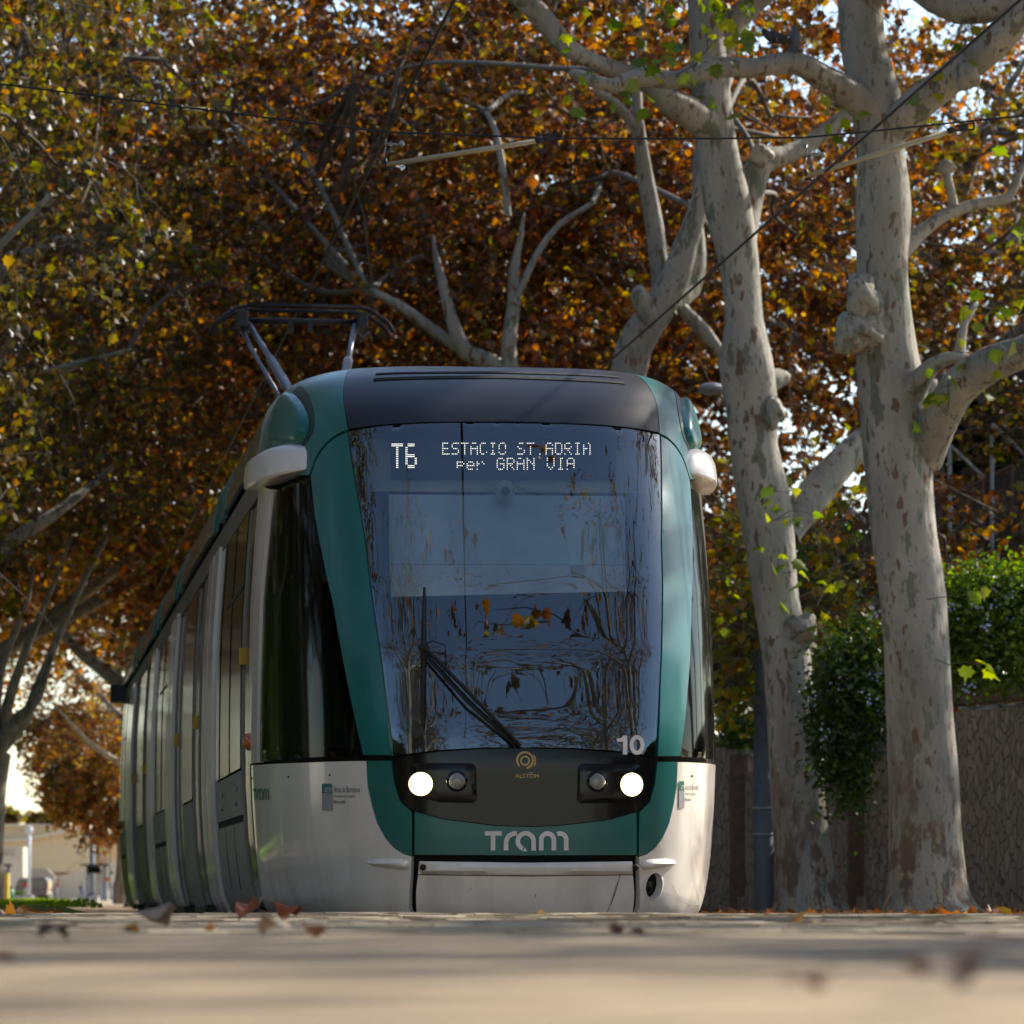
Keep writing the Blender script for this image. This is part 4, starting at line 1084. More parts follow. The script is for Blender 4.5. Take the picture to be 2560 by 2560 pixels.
B = hero('thickest pale plane trunk, in front of the stone wall, two burls on its left flank', 47,
    [(2328,2310,150),(2322,2270,118),(2318,2200,96),(2312,2060,88),(2308,1900,87),(2282,1500,84),(2262,1350,81),(2246,1180,82),(2238,1040,88),(2216,900,78),(2206,700,66),(2209,520,72),(2202,400,62),(2190,240,62),(2164,140,56),(2150,0,54),(2135,-300,46),(2150,-700,34),(2170,-1100,20)],
    [[(2200,300,38,0),(2120,235,38,-.3),(2050,190,33,-.5),(1985,155,30,-.7),(1880,172,25,-.9),(1780,168,26,-1.0),(1690,200,21,-1.2),(1600,190,22,-1.2),(1530,215,17,-1.3),(1450,190,15,-1.3),(1425,182,9,-1.3)],
     [(2225,330,46,0),(2300,255,46,-.3),(2390,190,40,-.5),(2480,120,38,-.8),(2570,20,32,-1.0),(2700,-150,24,-1.0)],
     [(2310,1150,50,0),(2345,1060,50,-.3),(2395,975,48,-.6),(2470,915,46,-.9),(2560,880,38,-1.2),(2700,800,24,-1.4)],
     [(2275,985,40,-.2),(2330,915,22,-.5),(2390,892,15,-.6),(2440,905,10,-.6)],
     [(2215,660,36,.3),(2296,587,20,.6),(2368,534,17,.8),(2457,507,15,1.0),(2520,496,13,1.0),(2545,440,12,1.1),(2580,380,10,1.2)],
     [(2385,515,12,.8),(2372,460,12,.8),(2363,420,12,.8)], [(2150,30,30,0),(2250,-60,40,-.3),(2400,20,44,-.6),(2600,0,30,-1)],
     [(2400,880,14,-.6),(2410,810,10,-.6),(2440,760,8,-.5)]],
    {'regions': [((1.5, 1, 14.2), (5.5, 6, 4.2), 1)], 'twigs': 640, 'per': 24, 'size': .155, 'mat': M['leaf_rust']}, RROW, 11,
    burls=[(2156,742,40,60,-.40),(2150,830,60,54,-.25),(2118,842,34,42,-.42),(2170,800,50,70,-.2),(2368,418,22,18,.8),(2420,190,30,34,-.9)],
    extra=[(1845,70,8,30,-1.6),(1760,180,10,50,-1.8),(1640,175,6,50,-1.8),(1530,190,8,60,-1.8),(1420,150,7,40,-1.8),(2290,215,4,25,-1),(2380,130,5,30,-1.2),(2540,560,8,60,-1),(2480,800,14,60,-1.5),(2390,950,5,40,-1),(2100,270,6,30,-1),(1890,-10,10,40,-1.5),(2330,1000,4,25,-1),(2440,1470,3,20,-1),(2450,1660,4,15,-1)])
A = hero('leaning pale plane trunk beside the grey lamp post, round knob low on its right', 53,
    [(2028,2305,112),(2023,2265,92),(2014,2190,74),(1998,2040,67),(1990,1900,67),(1977,1760,64),(1962,1620,61),(1941,1500,56),(1923,1350,62),(1905,1240,66),(1883,1120,60),(1877,1000,67),(1865,900,70),(1860,800,50),(1846,650,50),(1822,520,58),(1800,400,50),(1785,300,48),(1775,200,48),(1760,0,42),(1745,-300,34),(1740,-700,20)],
    [[(1960,1330,44,.2),(2030,1245,44,.4),(2090,1170,42,.6),(2150,1110,38,.8),(2240,1040,30,1.0),(2330,960,22,1.1)],
     [(1845,600,44,.2),(1870,500,38,.4),(1900,410,34,.5),(1960,390,26,.7),(2030,355,22,.9),(2100,300,20,1),(2190,240,14,1.1)],
     [(1790,330,42,0),(1720,280,38,-.3),(1660,245,33,-.5),(1610,200,27,-.6),(1500,160,20,-.8),(1420,120,24,-1),(1370,60,27,-1),(1300,-10,25,-1.2),(1180,-60,22,-1.3)],
     [(1780,160,40,.2),(1830,60,34,.4),(1960,-60,28,.6)],
     [(1850,560,16,.3),(1800,440,16,.5),(1790,330,16,.6)], [(1905,960,34,.2),(1950,945,26,.3),(1972,950,14,.3)]],
    {'regions': [((-1.5, 2.5, 14.6), (6, 6, 4.0), 1), ((1.5, 4.5, 4.3), (1.8, 1.5, 1.4), .10)], 'twigs': 700, 'per': 24, 'size': .155, 'mat': M['leaf_rust']}, RROW, 12,
    burls=[(2006,1572,38,40,-.28),(1985,1600,40,44,-.15),(1935,1030,26,40,-.25),(1903,388,30,26,.3)],
    extra=[(1960,1250,10,30,-.8),(1700,150,8,60,-.8),(1580,170,6,50,-.8),(1780,60,10,60,-1),(1870,30,8,60,-1),(1950,1420,4,40,-.8),(2000,1480,6,60,-.6),(2060,1520,6,60,0),(1820,1560,10,50,.5)])
rl = np.random.default_rng(90); pz = []
for (x, y, n, sx, sy, dd) in ((1830,1430,160,45,110,3), (1850,1600,90,40,60,3), (1835,1720,60,35,50,3), (2075,1470,150,55,80,2.5), (2110,1600,170,50,90,3), (2040,1640,90,40,60,2), (2050,1250,90,50,70,3)):
    pz.append(np.array(px(x, y, 53+dd))+rl.normal(0, 1, (n, 3))*np.array([sx, 60, sy])/F*54)
pz = np.vstack(pz)-np.array(A.location)
scatter(pz, .17, rl, M['lowleaf'], 'low_leaves', A, .6)
tw = twigs(pz[::3]+rl.normal(0, .1, pz[::3].shape), rl.normal(size=pz[::3].shape)+np.array([-.6, .4, 1.0]), rl.uniform(.8, 2.0, len(pz[::3])), rl, 6, .3, .5)
V, Q = twig_tubes(tw, np.full(len(tw), .010), np.full(len(tw), .004), 3); np_mesh('low_shoots', V, tris=Q, mat=M['twig'], parent=A, smooth=False)['kind'] = 'stuff'
C = hero('slim pale plane tree forking above the tram roof, left of the leaning trunk', 62,
    [(1530,2310,60),(1525,2000,52),(1530,1600,48),(1545,1200,46),(1570,930,46),(1600,840,44),(1650,770,40),(1690,690,36),(1715,610,30),(1745,520,24),(1770,400,18)],
    [[(1660,790,34,0),(1655,700,25,.2),(1635,560,22,.3),(1615,450,20,.3),(1598,330,17,.2),(1592,240,15,.2),(1605,100,12,.2),(1610,-60,9,.2)],
     [(1590,320,14,.2),(1540,260,13,0),(1490,230,10,-.2)], [(1680,760,26,.2),(1730,720,24,.5),(1745,640,20,.6),(1735,520,16,.7)],
     [(1630,810,26,-.1),(1600,740,24,-.3),(1605,720,12,-.3)], [(1655,720,14,.2),(1760,830,20,.4),(1810,900,12,.5)]],
    {'regions': [((-.5, 8, 10.8), (6.5, 4.5, 6), 1)], 'twigs': 1100, 'per': 24, 'size': .155, 'mat': M['leaf_rust']}, RROW, 13)
D = hero('plane tree whose bare upright boughs rise just above the middle of the tram roof', 66,
    [(1310,2310,50),(1300,1900,42),(1290,1400,36),(1285,1050,30),(1280,930,26)],
    [[(1285,960,24,0),(1230,905,22,.1),(1165,880,20,0),(1130,800,15,0),(1105,700,12,.1),(1090,640,8,.2),(1083,590,4,.2)], [(1165,880,16,0),(1090,830,15,.3),(1010,770,13,.4),(920,725,11,.5)],
     [(1280,940,22,0),(1272,860,18,0),(1285,760,16,.1),(1285,680,13,.1),(1300,600,7,.1),(1310,540,4,.1)], [(1270,540,9,0),(1258,430,9,0),(1240,330,8,.1),(1215,280,6,.2)], [(1285,760,10,0),(1340,640,9,.2),(1400,560,8,.3),(1480,510,6,.4)]],
    {'regions': [((-2.0, 8, 11.2), (6.5, 5, 6.5), 1)], 'twigs': 1100, 'per': 22, 'size': .155, 'mat': M['leaf_rust']}, RROW, 14)
E_ = hero('many-stemmed plane tree at the left edge, bare boughs fanning to the right', 78,
    [(-50,2320,60),(-45,2150,52),(-30,2000,44),(-5,1880,36)],
    [[(-5,1880,17.7,0),(60,1800,15.0,0),(110,1680,12.2,0),(160,1560,9.5,.2),(215,1440,8.2,.3),(270,1330,6.8,.4),(310,1210,5.4,.5),(355,1130,3.4,.5)],
     [(-10,1900,17.7,0),(20,1760,13.6,-.2),(60,1640,10.9,-.3),(100,1540,8.2,-.3),(150,1420,5.4,-.2),(190,1300,3.4,-.2)],
     [(-20,1900,16.3,0),(-5,1700,13.6,.3),(30,1600,9.5,.4),(70,1500,5.4,.5),(90,1380,3.4,.5)], [(-30,1950,19.0,0),(0,1860,17.7,-.4),(50,1790,13.6,-.5),(95,1750,9.5,-.6),(130,1640,6.1,-.7)],
     [(-40,1950,16.3,.2),(-30,1500,13.6,.2),(-10,1050,10.9,.2),(20,900,9.5,.2),(35,770,8.2,.2),(20,700,6.1,.2),(50,600,4.8,.2)],
     [(28,800,6.8,.2),(80,780,6.1,.3),(130,740,5.4,.3),(200,680,4.8,.3),(330,670,2.7,.3)], [(290,1270,4.1,.4),(360,1290,3.4,.3),(440,1330,2.7,.2)]],
    {'regions': [((0, 2, 11.5), (6.5, 5.5, 6), 1)], 'twigs': 1000, 'per': 22, 'size': .155, 'mat': M['leaf_olive']}, LROW, 15)

def generic(seed, mat, zlo=4.2, H=17, lz=3.4, n_twig=900, per=22, cheap=False, rad=6.6, size=.155, bare=False):
    rng = np.random.default_rng(seed)
    root = empty('plane_tree', (0, 0, 0))
    tr = [([(0,0,-.1),(.05,0,.4),(.1,.05,2),(.0,.1,4),(-.2,.1,6.5),(0,.2,9),(.3,.1,12)], [.55,.36,.29,.27,.22,.15,.05])]
    ll = []
    for i in range(9):
        a = i*2.4+rng.uniform(-.3, .3); z0 = lz+i*(.75 if lz < 5 else .5); L = rad*(.95-.05*i)
        ca, sa = math.cos(a), math.sin(a)
        ll.append(([(0,0,z0),(ca*L*.25,sa*L*.25,z0+.9),(ca*L*.55+.3*sa,sa*L*.55-.3*ca,z0+1.9),(ca*L*.85,sa*L*.85,z0+2.2+rng.uniform(0,1.4))], [.15,.12,.085,.03]))
    limb_mesh('trunk', tr, M['bark'], root, lump=.04, sides=16)
    limb_mesh('limbs', ll, M['bark'], root)
    regs = [((0, 0, (zlo+H)/2), (rad, rad, (H-zlo)/2), 1.0)]
    for i in range(5):
        a = rng.uniform(0, 6.28); regs.append(((math.cos(a)*rad*.7, math.sin(a)*rad*.7, zlo+rng.uniform(.8, 3)), (1.8, 1.8, 1.4), .06))
    crown_parts(root, rng, tr+ll, regs, n_twig, per, size, mat, cheap)
    return root
def copy_tree(root, x, y, rz, s, label, group):
    c = root.copy(); COL.objects.link(c)
    c.location = (x, y, gh(x, y)-.02); c.rotation_euler = (0, 0, rz); c.scale = (s, s, s*random.uniform(.93, 1.07))
    for k in [k for k in root.children]:
        q = k.copy(); COL.objects.link(q); q.parent = c
    tag(c, label, 'tree', group); return c
def place(root, x, y, rz, s, label, group):
    root.location = (x, y, gh(x, y)-.02); root.rotation_euler = (0, 0, rz); root.scale = (s, s, s); tag(root, label, 'tree', group)
random.seed(5)
protos = {'rust': generic(21, M['leaf_rust']), 'olive': generic(22, M['leaf_olive']), 'goldhigh': generic(27, M['leaf_gold'], zlo=4.9, H=17, lz=4.6, n_twig=800), 'gold': generic(23, M['leaf_gold'], n_twig=720), 'olive2': generic(24, M['leaf_olive'], zlo=5.5, n_twig=900),
          'sparse': generic(25, M['leaf_rust'], zlo=6.0, H=15, lz=5.2, rad=6, n_twig=330, per=8), 'high': generic(26, M['leaf_rust'], zlo=8.8, H=17, lz=7.6, n_twig=400)}
used = set()
def put(kind, u, r, s, label, group):
    x, y = uv_xy(u, r); rz = random.uniform(0, 6.28)
    if kind in used: copy_tree(protos[kind], x, y, rz, s, label, group)
    else: used.add(kind); place(protos[kind], x, y, rz, s, label, group)
ordn = ['first', 'second', 'third', 'fourth', 'fifth', 'sixth', 'seventh', 'eighth', 'ninth', 'tenth', 'eleventh', 'twelfth']
# left row
for i, (k, u, r, s) in enumerate([('olive', -9.8, 14, 1.0), ('olive2', -9.8, 24, 1.0), ('olive', -6.4, 36, .98), ('olive2', -4.6, 46, 1.0), ('rust', -4.4, 60, 1.15), ('goldhigh', -5.2, 74, 1.15), ('goldhigh', -5.8, 88, 1.2), ('goldhigh', -7.4, 108, 1.25)]):
    put(k, u, r, s, f'{["olive-brown","olive-brown","brown","dark olive","rusty","golden","golden","yellow"][i]} crowned plane tree, {ordn[i]} of the left row', LROW)
for i, (k, u, r, s) in enumerate([('high', 8.6, 7, 1.0), ('high', 8.2, 15.5, 1.0), ('rust', 6.5, 60, 1.15), ('rust', 6.8, 70, 1.2), ('gold', 6.8, 84, 1.3), ('olive', 7, 98, 1.3), ('gold', 3.4, 150, 1.0), ('rust', 2.6, 118, 1.0)]):
    put(k, u, r, s, f'{["russet","russet","rusty","orange-brown","golden","olive","yellow and orange","brown"][i]} crowned plane tree, {ordn[i]} of the leafier right-row trees', RROW)
# the row across the promenade to the right, behind the wall
for i, (k, u, r, s) in enumerate([('high', 19, 27, .95), ('olive', 16, 39, 1.0), ('rust', 22, 48, 1.05), ('gold', 20, 60, 1.0)]):
    put(k, u, r, s, f'{["russet","olive","orange","golden","brown"][i]} crowned plane tree beyond the stone wall, {ordn[i]} along it', 'plane trees beyond the stone wall')
# thinly leaved trees around and behind the viewer, seen reflected in the windscreen
for i, (k, u, r, s) in enumerate([('sparse', 5.4, -5.5, 1.0), ('sparse', -5.4, -6.5, 1.0), ('sparse', -5.5, -14, 1.0), ('sparse', 5.2, -13, 1.05), ('sparse', -6, -23, 1.0), ('sparse', 6, -21, 1.0)]):
    put(k, u, r, s, f'thinly leaved plane tree {ordn[i]} of those near the viewer', 'thinly leaved plane trees')

for i, (k, u, r, s) in enumerate([('sparse', 10.0, -9, 1.05), ('sparse', 10.3, -17, 1.05), ('olive', 10, -32, 1.05)]):
    put(k, u, r, s, f'{["thin","sparse","olive-brown"][i]} plane tree {ordn[i]} of those shading the pavement', 'plane trees shading the pavement at right')
for i, (k, u, r, s) in enumerate([('olive', -11.5, 4, 1.0), ('olive', -10.5, -16, 1.0), ('olive2', -10, -27, 1.0)]):
    put(k, u, r, s, f'dense dark plane tree {ordn[i]} of those left of the viewer', 'plane trees left of the viewer')

for i, (k, u, r, s) in enumerate([('olive', -13, 34, 1.0), ('gold', -14, 45, 1.0), ('olive', -13, 57, 1.0), ('gold', -14, 70, 1.0), ('olive2', -13, 84, 1.0), ('olive', -14, 100, 1.0), ('olive', -19, 26, 1.1), ('rust', -21, 50, 1.1)]):
    put(k, u, r, s, f'{["olive","golden","brown-olive","yellow","dark olive","dull olive","wide olive","rusty"][i]} plane tree {ordn[i]} of the outer left row, mirrored in the tram windows', 'plane trees of the outer left row')
put('olive2', -3.9, 66, 1.3, 'dark olive plane tree whose crown closes the gap high over the tramway', LROW)
put('rust', .8, 84, 1.4, 'brown and orange plane tree standing in line with the tram beyond its far end', RROW)

put('high', 12.6, 50, 1.0, 'high russet crowned plane tree hidden behind the thickest trunk', 'high crowned trees behind the wall')
put('high', 14.6, 64, 1.05, 'second high russet crowned plane tree glimpsed between the two nearest trunks', 'high crowned trees behind the wall')
# ------------------------------------------------------------------ stone wall, terrace, fence, shrubs
def stone_mat():
    m, nt, ln, b = mat_new('rubble_stone')
    tc = nt.new('ShaderNodeTexCoord'); mp = nt.new('ShaderNodeMapping'); mp.inputs['Scale'].default_value = (1, 1, .42)
    nz = nt.new('ShaderNodeTexNoise'); nz.inputs['Scale'].default_value = 3; ln.new(tc.outputs['Object'], nz.inputs['Vector'])
    mx0 = nt.new('ShaderNodeMix'); mx0.data_type = 'RGBA'; mx0.inputs[0].default_value = .12; ln.new(tc.outputs['Object'], mx0.inputs[6]); ln.new(nz.outputs['Color'], mx0.inputs[7])
    ln.new(mx0.outputs[2], mp.inputs[0])
    v = nt.new('ShaderNodeTexVoronoi'); v.inputs['Scale'].default_value = 13; ln.new(mp.outputs[0], v.inputs['Vector'])
    e = nt.new('ShaderNodeTexVoronoi'); e.feature = 'DISTANCE_TO_EDGE'; e.inputs['Scale'].default_value = 13; ln.new(mp.outputs[0], e.inputs['Vector'])
    r = nt.new('ShaderNodeValToRGB'); el = r.color_ramp.elements; el[0].color = (.20, .17, .13, 1); el[1].color = (.56, .44, .33, 1)
    n1 = el.new(.35); n1.color = (.42, .34, .25, 1); n2 = el.new(.7); n2.color = (.33, .25, .19, 1)
    ln.new(v.outputs['Color'], r.inputs[0])
    st = nt.new('ShaderNodeValToRGB'); st.color_ramp.elements[0].position = .02; st.color_ramp.elements[1].position = .07
    ln.new(e.outputs['Distance'], st.inputs[0])
    mx = nt.new('ShaderNodeMix'); mx.data_type = 'RGBA'; ln.new(st.outputs[0], mx.inputs[0]); mx.inputs[6].default_value = (.22, .18, .14, 1); ln.new(r.outputs[0], mx.inputs[7])
    ln.new(mx.outputs[2], b.inputs['Base Color']); b.inputs['Roughness'].default_value = .9
    bp = nt.new('ShaderNodeBump'); bp.inputs['Strength'].default_value = .9; bp.inputs['Distance'].default_value = .04
    ln.new(st.outputs[0], bp.inputs['Height']); ln.new(bp.outputs[0], b.inputs['Normal'])
    return m
M['stone'] = stone_mat()
M['coping'] = pmat('brick_coping', (.20, .12, .08), .85, c2=(.12, .08, .06), scale=14)
M['earth'] = pmat('terrace_earth', (.07, .06, .04), .95)
M['rust'] = pmat('rusty_steel', (.16, .09, .06), .8, c2=(.10, .06, .045), scale=9)
M['galv'] = pmat('galvanised_steel', (.30, .31, .34), .5, .3)
rngw = np.random.default_rng(3)
WA = px(1700, 2295, 62); WB = px(2760, 2295, 52)          # foot of the wall
def wall_pt(f, back=0.0):
    a = Vector((WA.x, WA.y)); b = Vector((WB.x, WB.y)); p = a.lerp(b, f); n = Vector((-(b-a).y, (b-a).x)).normalized()
    return p+n*back
wall = empty('stone_wall', (WA.x, WA.y, -.2), 0, 'rubble stone retaining wall in shade behind the plane trees', 'wall')
def wall_piece(name, f0, f1, h0, h1, b0, b1, mat, z0=-.1, n=10):
    mb = MB(); V = []; 
    for k in range(n+1):
        f = f0+(f1-f0)*k/n; h = h0+(h1-h0)*k/n
        for bk, z in ((b0, z0), (b1, z0), (b1, h), (b0, h)):
            p = wall_pt(f, bk); V.append((p.x-WA.x, p.y-WA.y, z+.2))
    Q = [(0, 1, 2, 3), tuple(4*n+i for i in (3, 2, 1, 0))]
    for k in range(n):
        for j in range(4):
            Q.append((4*k+j, 4*k+(j+1) % 4, 4*k+4+(j+1) % 4, 4*k+4+j)[::-1])
    mb.add(V, Q); return mb.build(name, mat, wall)
wall_piece('wall_face', -.6, .17, 2.12, 2.2, 0, .5, M['stone'], -.3)
wall_piece('wall_face', .172, .60, 1.75, 1.9, -.03, .5, M['stone'], -.3)
wall_piece('wall_face', .602, 1.6, 2.35, 2.45, 0.003, .5, M['stone'], -.3)
wall_piece('wall_base', -.6, 1.6, .07, .12, -.12, -.031, M['stone'], -.35)
for f in (.17, .47, .60):
    p = wall_pt(f, -.05); mb = MB(); mb.box((p.x-WA.x-.12, p.y-WA.y-.12, -.1), (p.x-WA.x+.12, p.y-WA.y+.1, 2.2), .02); mb.build('wall_pier', M['coping'], wall)
wall_piece('brick_coping', .602, 1.6, 2.75, 2.85, -.02, .48, M['coping'], 2.46)
# terrace behind the wall
V = []; Q = []
for k in range(21):
    f = -.6+2.2*k/20
    for j, (bk, z) in enumerate([(.5, 1.9), (2.5, 2.4), (6, 3.0), (14, 3.4), (60, 3.4)]):
        p = wall_pt(f, bk); V.append((p.x, p.y, z+rngw.normal(0, .04)))
for k in range(20):
    for j in range(4): Q.append((5*k+j, 5*k+5+j, 5*k+6+j, 5*k+1+j))
me = bpy.data.meshes.new('terrace'); me.from_pydata(V, [], Q); me.update()
tag(link_mesh('terrace', me, M['earth'], None, True), kind='structure')

# screened fence on the terrace, with cranked steel uprights
def mesh_mat():
    m, nt, ln, b = mat_new('wire_mesh'); tc = nt.new('ShaderNodeTexCoord'); out = nt['Material Output']
    b.inputs['Base Color'].default_value = (.05, .04, .038, 1); b.inputs['Roughness'].default_value = .8
    w1 = nt.new('ShaderNodeTexWave'); w2 = nt.new('ShaderNodeTexWave'); w1.inputs['Scale'].default_value = 6; w2.inputs['Scale'].default_value = 6
    w1.bands_direction = 'X'; w2.bands_direction = 'Z'
    ln.new(tc.outputs['Object'], w1.inputs['Vector']); ln.new(tc.outputs['Object'], w2.inputs['Vector'])
    mxx = nt.new('ShaderNodeMath'); mxx.operation = 'MAXIMUM'; ln.new(w1.outputs['Fac'], mxx.inputs[0]); ln.new(w2.outputs['Fac'], mxx.inputs[1])
    gt = nt.new('ShaderNodeMath'); gt.operation = 'GREATER_THAN'; gt.inputs[1].default_value = .45; ln.new(mxx.outputs[0], gt.inputs[0])
    tr = nt.new('ShaderNodeBsdfTransparent'); ms = nt.new('ShaderNodeMixShader')
    ln.new(gt.outputs[0], ms.inputs[0]); ln.new(tr.outputs[0], ms.inputs[1]); ln.new(b.outputs[0], ms.inputs[2]); ln.new(ms.outputs[0], out.inputs[0])
    return m
M['mesh'] = mesh_mat()
fd = 62.0
FP = [(2120,1372,1560),(2330,1262,1530),(2376,1238,1520),(2485,1185,1500),(2575,1140,1480),(2700,1085,1450)]
fr0 = px(2120, 1560, fd)
fence = empty('screen_fence', fr0, 0, 'dark rusty mesh fence rising to the right on the terrace above the wall', 'fence')
def fl(x, y, dd=0): p = px(x, y, fd+dd)-fr0; return (p.x, p.y, p.z)
mb = MB()
for (xa, ya, yb), (xc, yc, yd) in zip(FP[:-1], FP[1:]):
    mb.add([fl(xa, yb), fl(xc, yd), fl(xc, yc), fl(xa, ya)], [(0, 1, 2, 3)])
fo = mb.build('mesh_panel', M['mesh'], fence)
mm_ = fo.modifiers.new('t', 'SOLIDIFY'); mm_.thickness = .01
mb = MB(); mb.tube([fl(x, y) for x, y, _ in FP], .02, 8); mb.build('top_rail', M['rust'], fence, True)
for x in (2160, 2215, 2270, 2320, 2352, 2420, 2458, 2530, 2620):
    ya = float(np.interp(x, [p[0] for p in FP], [p[1] for p in FP])); MB().tube([fl(x, ya), fl(x, ya+330)], .03, 8).build('fence_post', M['rust'], fence)
for x, yt, yb, xe, ye in ((2374,1112,1470,2472,1205), (2480,1060,1400,2575,1150), (2340,1212,1225,2362,1242), (2130,1270,1290,2165,1310)):
    MB().tube([fl(x, yb, -.1), fl(x, yt, -.1)], .032, 8).build('steel_upright', M['galv'], fence)
    MB().tube([fl(x, yt, -.1), fl(xe, ye, .1)], .028, 8).build('cranked_arm', M['galv'], fence)

# hillside of low shrubs and dark conifers behind the fence
def bush(label, cx_, cy_, d, rx, ry, n, mat, seed, flowers=0, size=.07, name='shrub', cat='shrub', hang=0.0, ydepth=.8, group=None, fl_only=None):
    rng = np.random.default_rng(seed)
    c = px(cx_, cy_, d); root = empty(name, (c.x, c.y, c.z), 0, label, cat, group)
    R = np.array([rx, ydepth*.5*(rx+ry)*1.0, ry], float)*np.array([d/F, d/F, d/F])
    nb = max(8, n//280)
    cen = rng.normal(size=(nb, 3)); cen /= np.linalg.norm(cen, axis=1)[:, None]; cen *= (rng.random(nb)**.5)[:, None]*.8
    pos = cen[rng.integers(0, nb, n)]+rng.normal(0, .21, (n, 3))
    pos[:, 2] -= hang*np.abs(rng.normal(size=n))*.3
    scatter(pos*R, size, rng, mat, 'foliage', root, .2, cheap=True)
    V, Q = twig_tubes(np.stack([np.linspace(np.array([0, 0, -.6])*R, p*R, 5) for p in cen]), np.full(nb, .02), np.full(nb, .005), 4)
    np_mesh('stems', V, tris=Q, mat=M['twig'], parent=root, smooth=False)
    if flowers:
        mb = MB()
        for k in range(flowers):
            p = cen[rng.integers(0, nb)]*1.12+rng.normal(0, .12, 3); p[1] = -abs(p[1])-.1; p = p*R
            for _ in range(9): q = p+rng.normal(0, .045, 3); mb.sph(q, .016, 5, 4)
        mb.build('flowers', M['flower'], root, True)['kind'] = 'stuff'
    return root
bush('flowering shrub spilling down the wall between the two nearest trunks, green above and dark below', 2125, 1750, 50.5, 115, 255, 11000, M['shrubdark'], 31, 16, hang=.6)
bush('bright green shrub with pale blue flowers on top of the wall at the right edge', 2480, 1575, 51.5, 190, 190, 15000, M['shrub'], 32, 22)
bush('low green shrub hanging over the wall at the far right edge', 2640, 1700, 52, 110, 120, 4000, M['shrub'], 36, 8)
bush('low grassy shrub on the wall top between tram and lamp post', 1830, 1830, 60, 80, 45, 3500, M['shrub'], 33, 0)
bush('leafy shrub above the wall, seen between lamp post and leaning trunk', 1880, 1580, 63, 110, 190, 5000, M['shrub'], 34, 6)
bush('dim shrub on the terrace behind the gap between the trunks', 2110, 1440, 66, 130, 120, 5000, M['shrub'], 35, 4)
for i, (x, y, d, rx, ry, lab) in enumerate([(2480, 1180, 76, 190, 330, 'tall dark conifer behind the mesh fence at the right edge'), (2120, 1500, 84, 170, 260, 'dark conifer mass glimpsed between the two nearest trunks'),
                                   (2720, 1300, 80, 160, 380, 'dark conifer just beyond the right edge of the fence'), (1850, 1560, 92, 130, 300, 'dark conifer behind the lamp post')]):
    bush(lab, x, y, d, rx, ry, 16000, M['conifer'], 41+i, 0, .14, 'conifer', 'tree', group='dark conifers behind the fence')

# ------------------------------------------------------------------ lamp post
d = 56.0; b = px(1909, 2293, d)
lp = empty('lamp_post', (b.x, b.y, gh(b.x, b.y)), 0, 'grey steel lamp post standing against the leaning trunk, its head peeping out above the tram', 'lamp post')
def ll_(x, y, dd=0): p = px(x, y, d+dd); return (p.x-b.x, p.y-b.y, p.z-gh(b.x, b.y))
mb = MB(); top = ll_(1896, 985)
mb.tube([(0,0,-.05),(0,0,.0),(0,0,2.8)], [.14, .13, .125], 20); mb.tube([(0,0,2.8),(0,0,2.83),ll_(1905,1500),ll_(1903,1000)], [.125, .11, .085, .06], 16); mb.build('pole', M['post'], lp, True)
MB().tube([ll_(1903,1010), ll_(1890,975), ll_(1850,965), ll_(1820,968)], .03, 8).build('bracket', M['post'], lp, True)
h = ll_(1778, 972); mb = MB(); mb.sph(h, (.17, .28, .075), 20, 10); mb.build('lamp_head', M['galv'], lp, True)
for y_ in (2021, 2086):
    q = ll_(1908, y_); MB().tube([(q[0], q[1], q[2]-.014), (q[0], q[1], q[2]+.014)], .137, 20).build('steel_band', M['galv'], lp, True)

# ------------------------------------------------------------------ overhead line
def wire(name, pts, rad, label, cat='wire', group=None, mat='wire'):
    o = MB().tube(pts, rad, 6).build(name, M[mat], None, True); tag(o, label, cat, group); return o
ZW = 5.57
pts = []
for r in np.linspace(-60, 60, 41):
    st = .16*math.sin(r*.07+2.2); x, y = uv_xy(.0+st*0, r); pts.append((x, y, 5.66))
wire('contact_wire', pts, .012, 'black contact wire running from the top edge down onto the pantograph', group='contact wires')
pts = []
for r in np.linspace(-60, 110, 41):
    x, y = uv_xy(3.47, r); pts.append((x, y, 5.64))
wire('contact_wire', pts, .012, 'black contact wire crossing in front of both nearest trunks from the top right corner', group='contact wires')
ds = 34.4
SP = [(-1400,40),(0,210),(480,270),(760,306),(965,330),(1400,346),(1700,347),(2010,344),(2200,326),(2430,302),(2560,290),(3900,150)]
wire('span_wire', [px(x, y, ds) for x, y in SP], .008, 'thin black span wire crossing the whole photo above the tram')
for X_, lab in ((-1400, 'left'), (3900, 'right')):
    y_ = 40 if X_ < 0 else 150
    p = px(X_, y_, ds); g0 = gh(p.x, p.y); r_ = empty('catenary_mast', (p.x, p.y, g0), 0, f'grey steel mast anchoring the {lab} end of the span wire, outside the photo', 'mast', 'catenary masts')
    MB().tube([(0,0,-.1),(0,0,p.z-g0+.5)], [.14,.09], 14).build('pole', M['post'], r_, True)
    MB().box((-.25,-.25,-.05),(.25,.25,.05)).build('base_plate', M['darkmetal'], r_)
SP2 = [(-600,1160),(0,1170),(220,1195),(420,1222),(600,1222),(900,1225),(2300,1160)]
wire('far_span_wire', [px(x, y, 72) for x, y in SP2], .010, 'faint far span wire to the left of the white mirror housing')
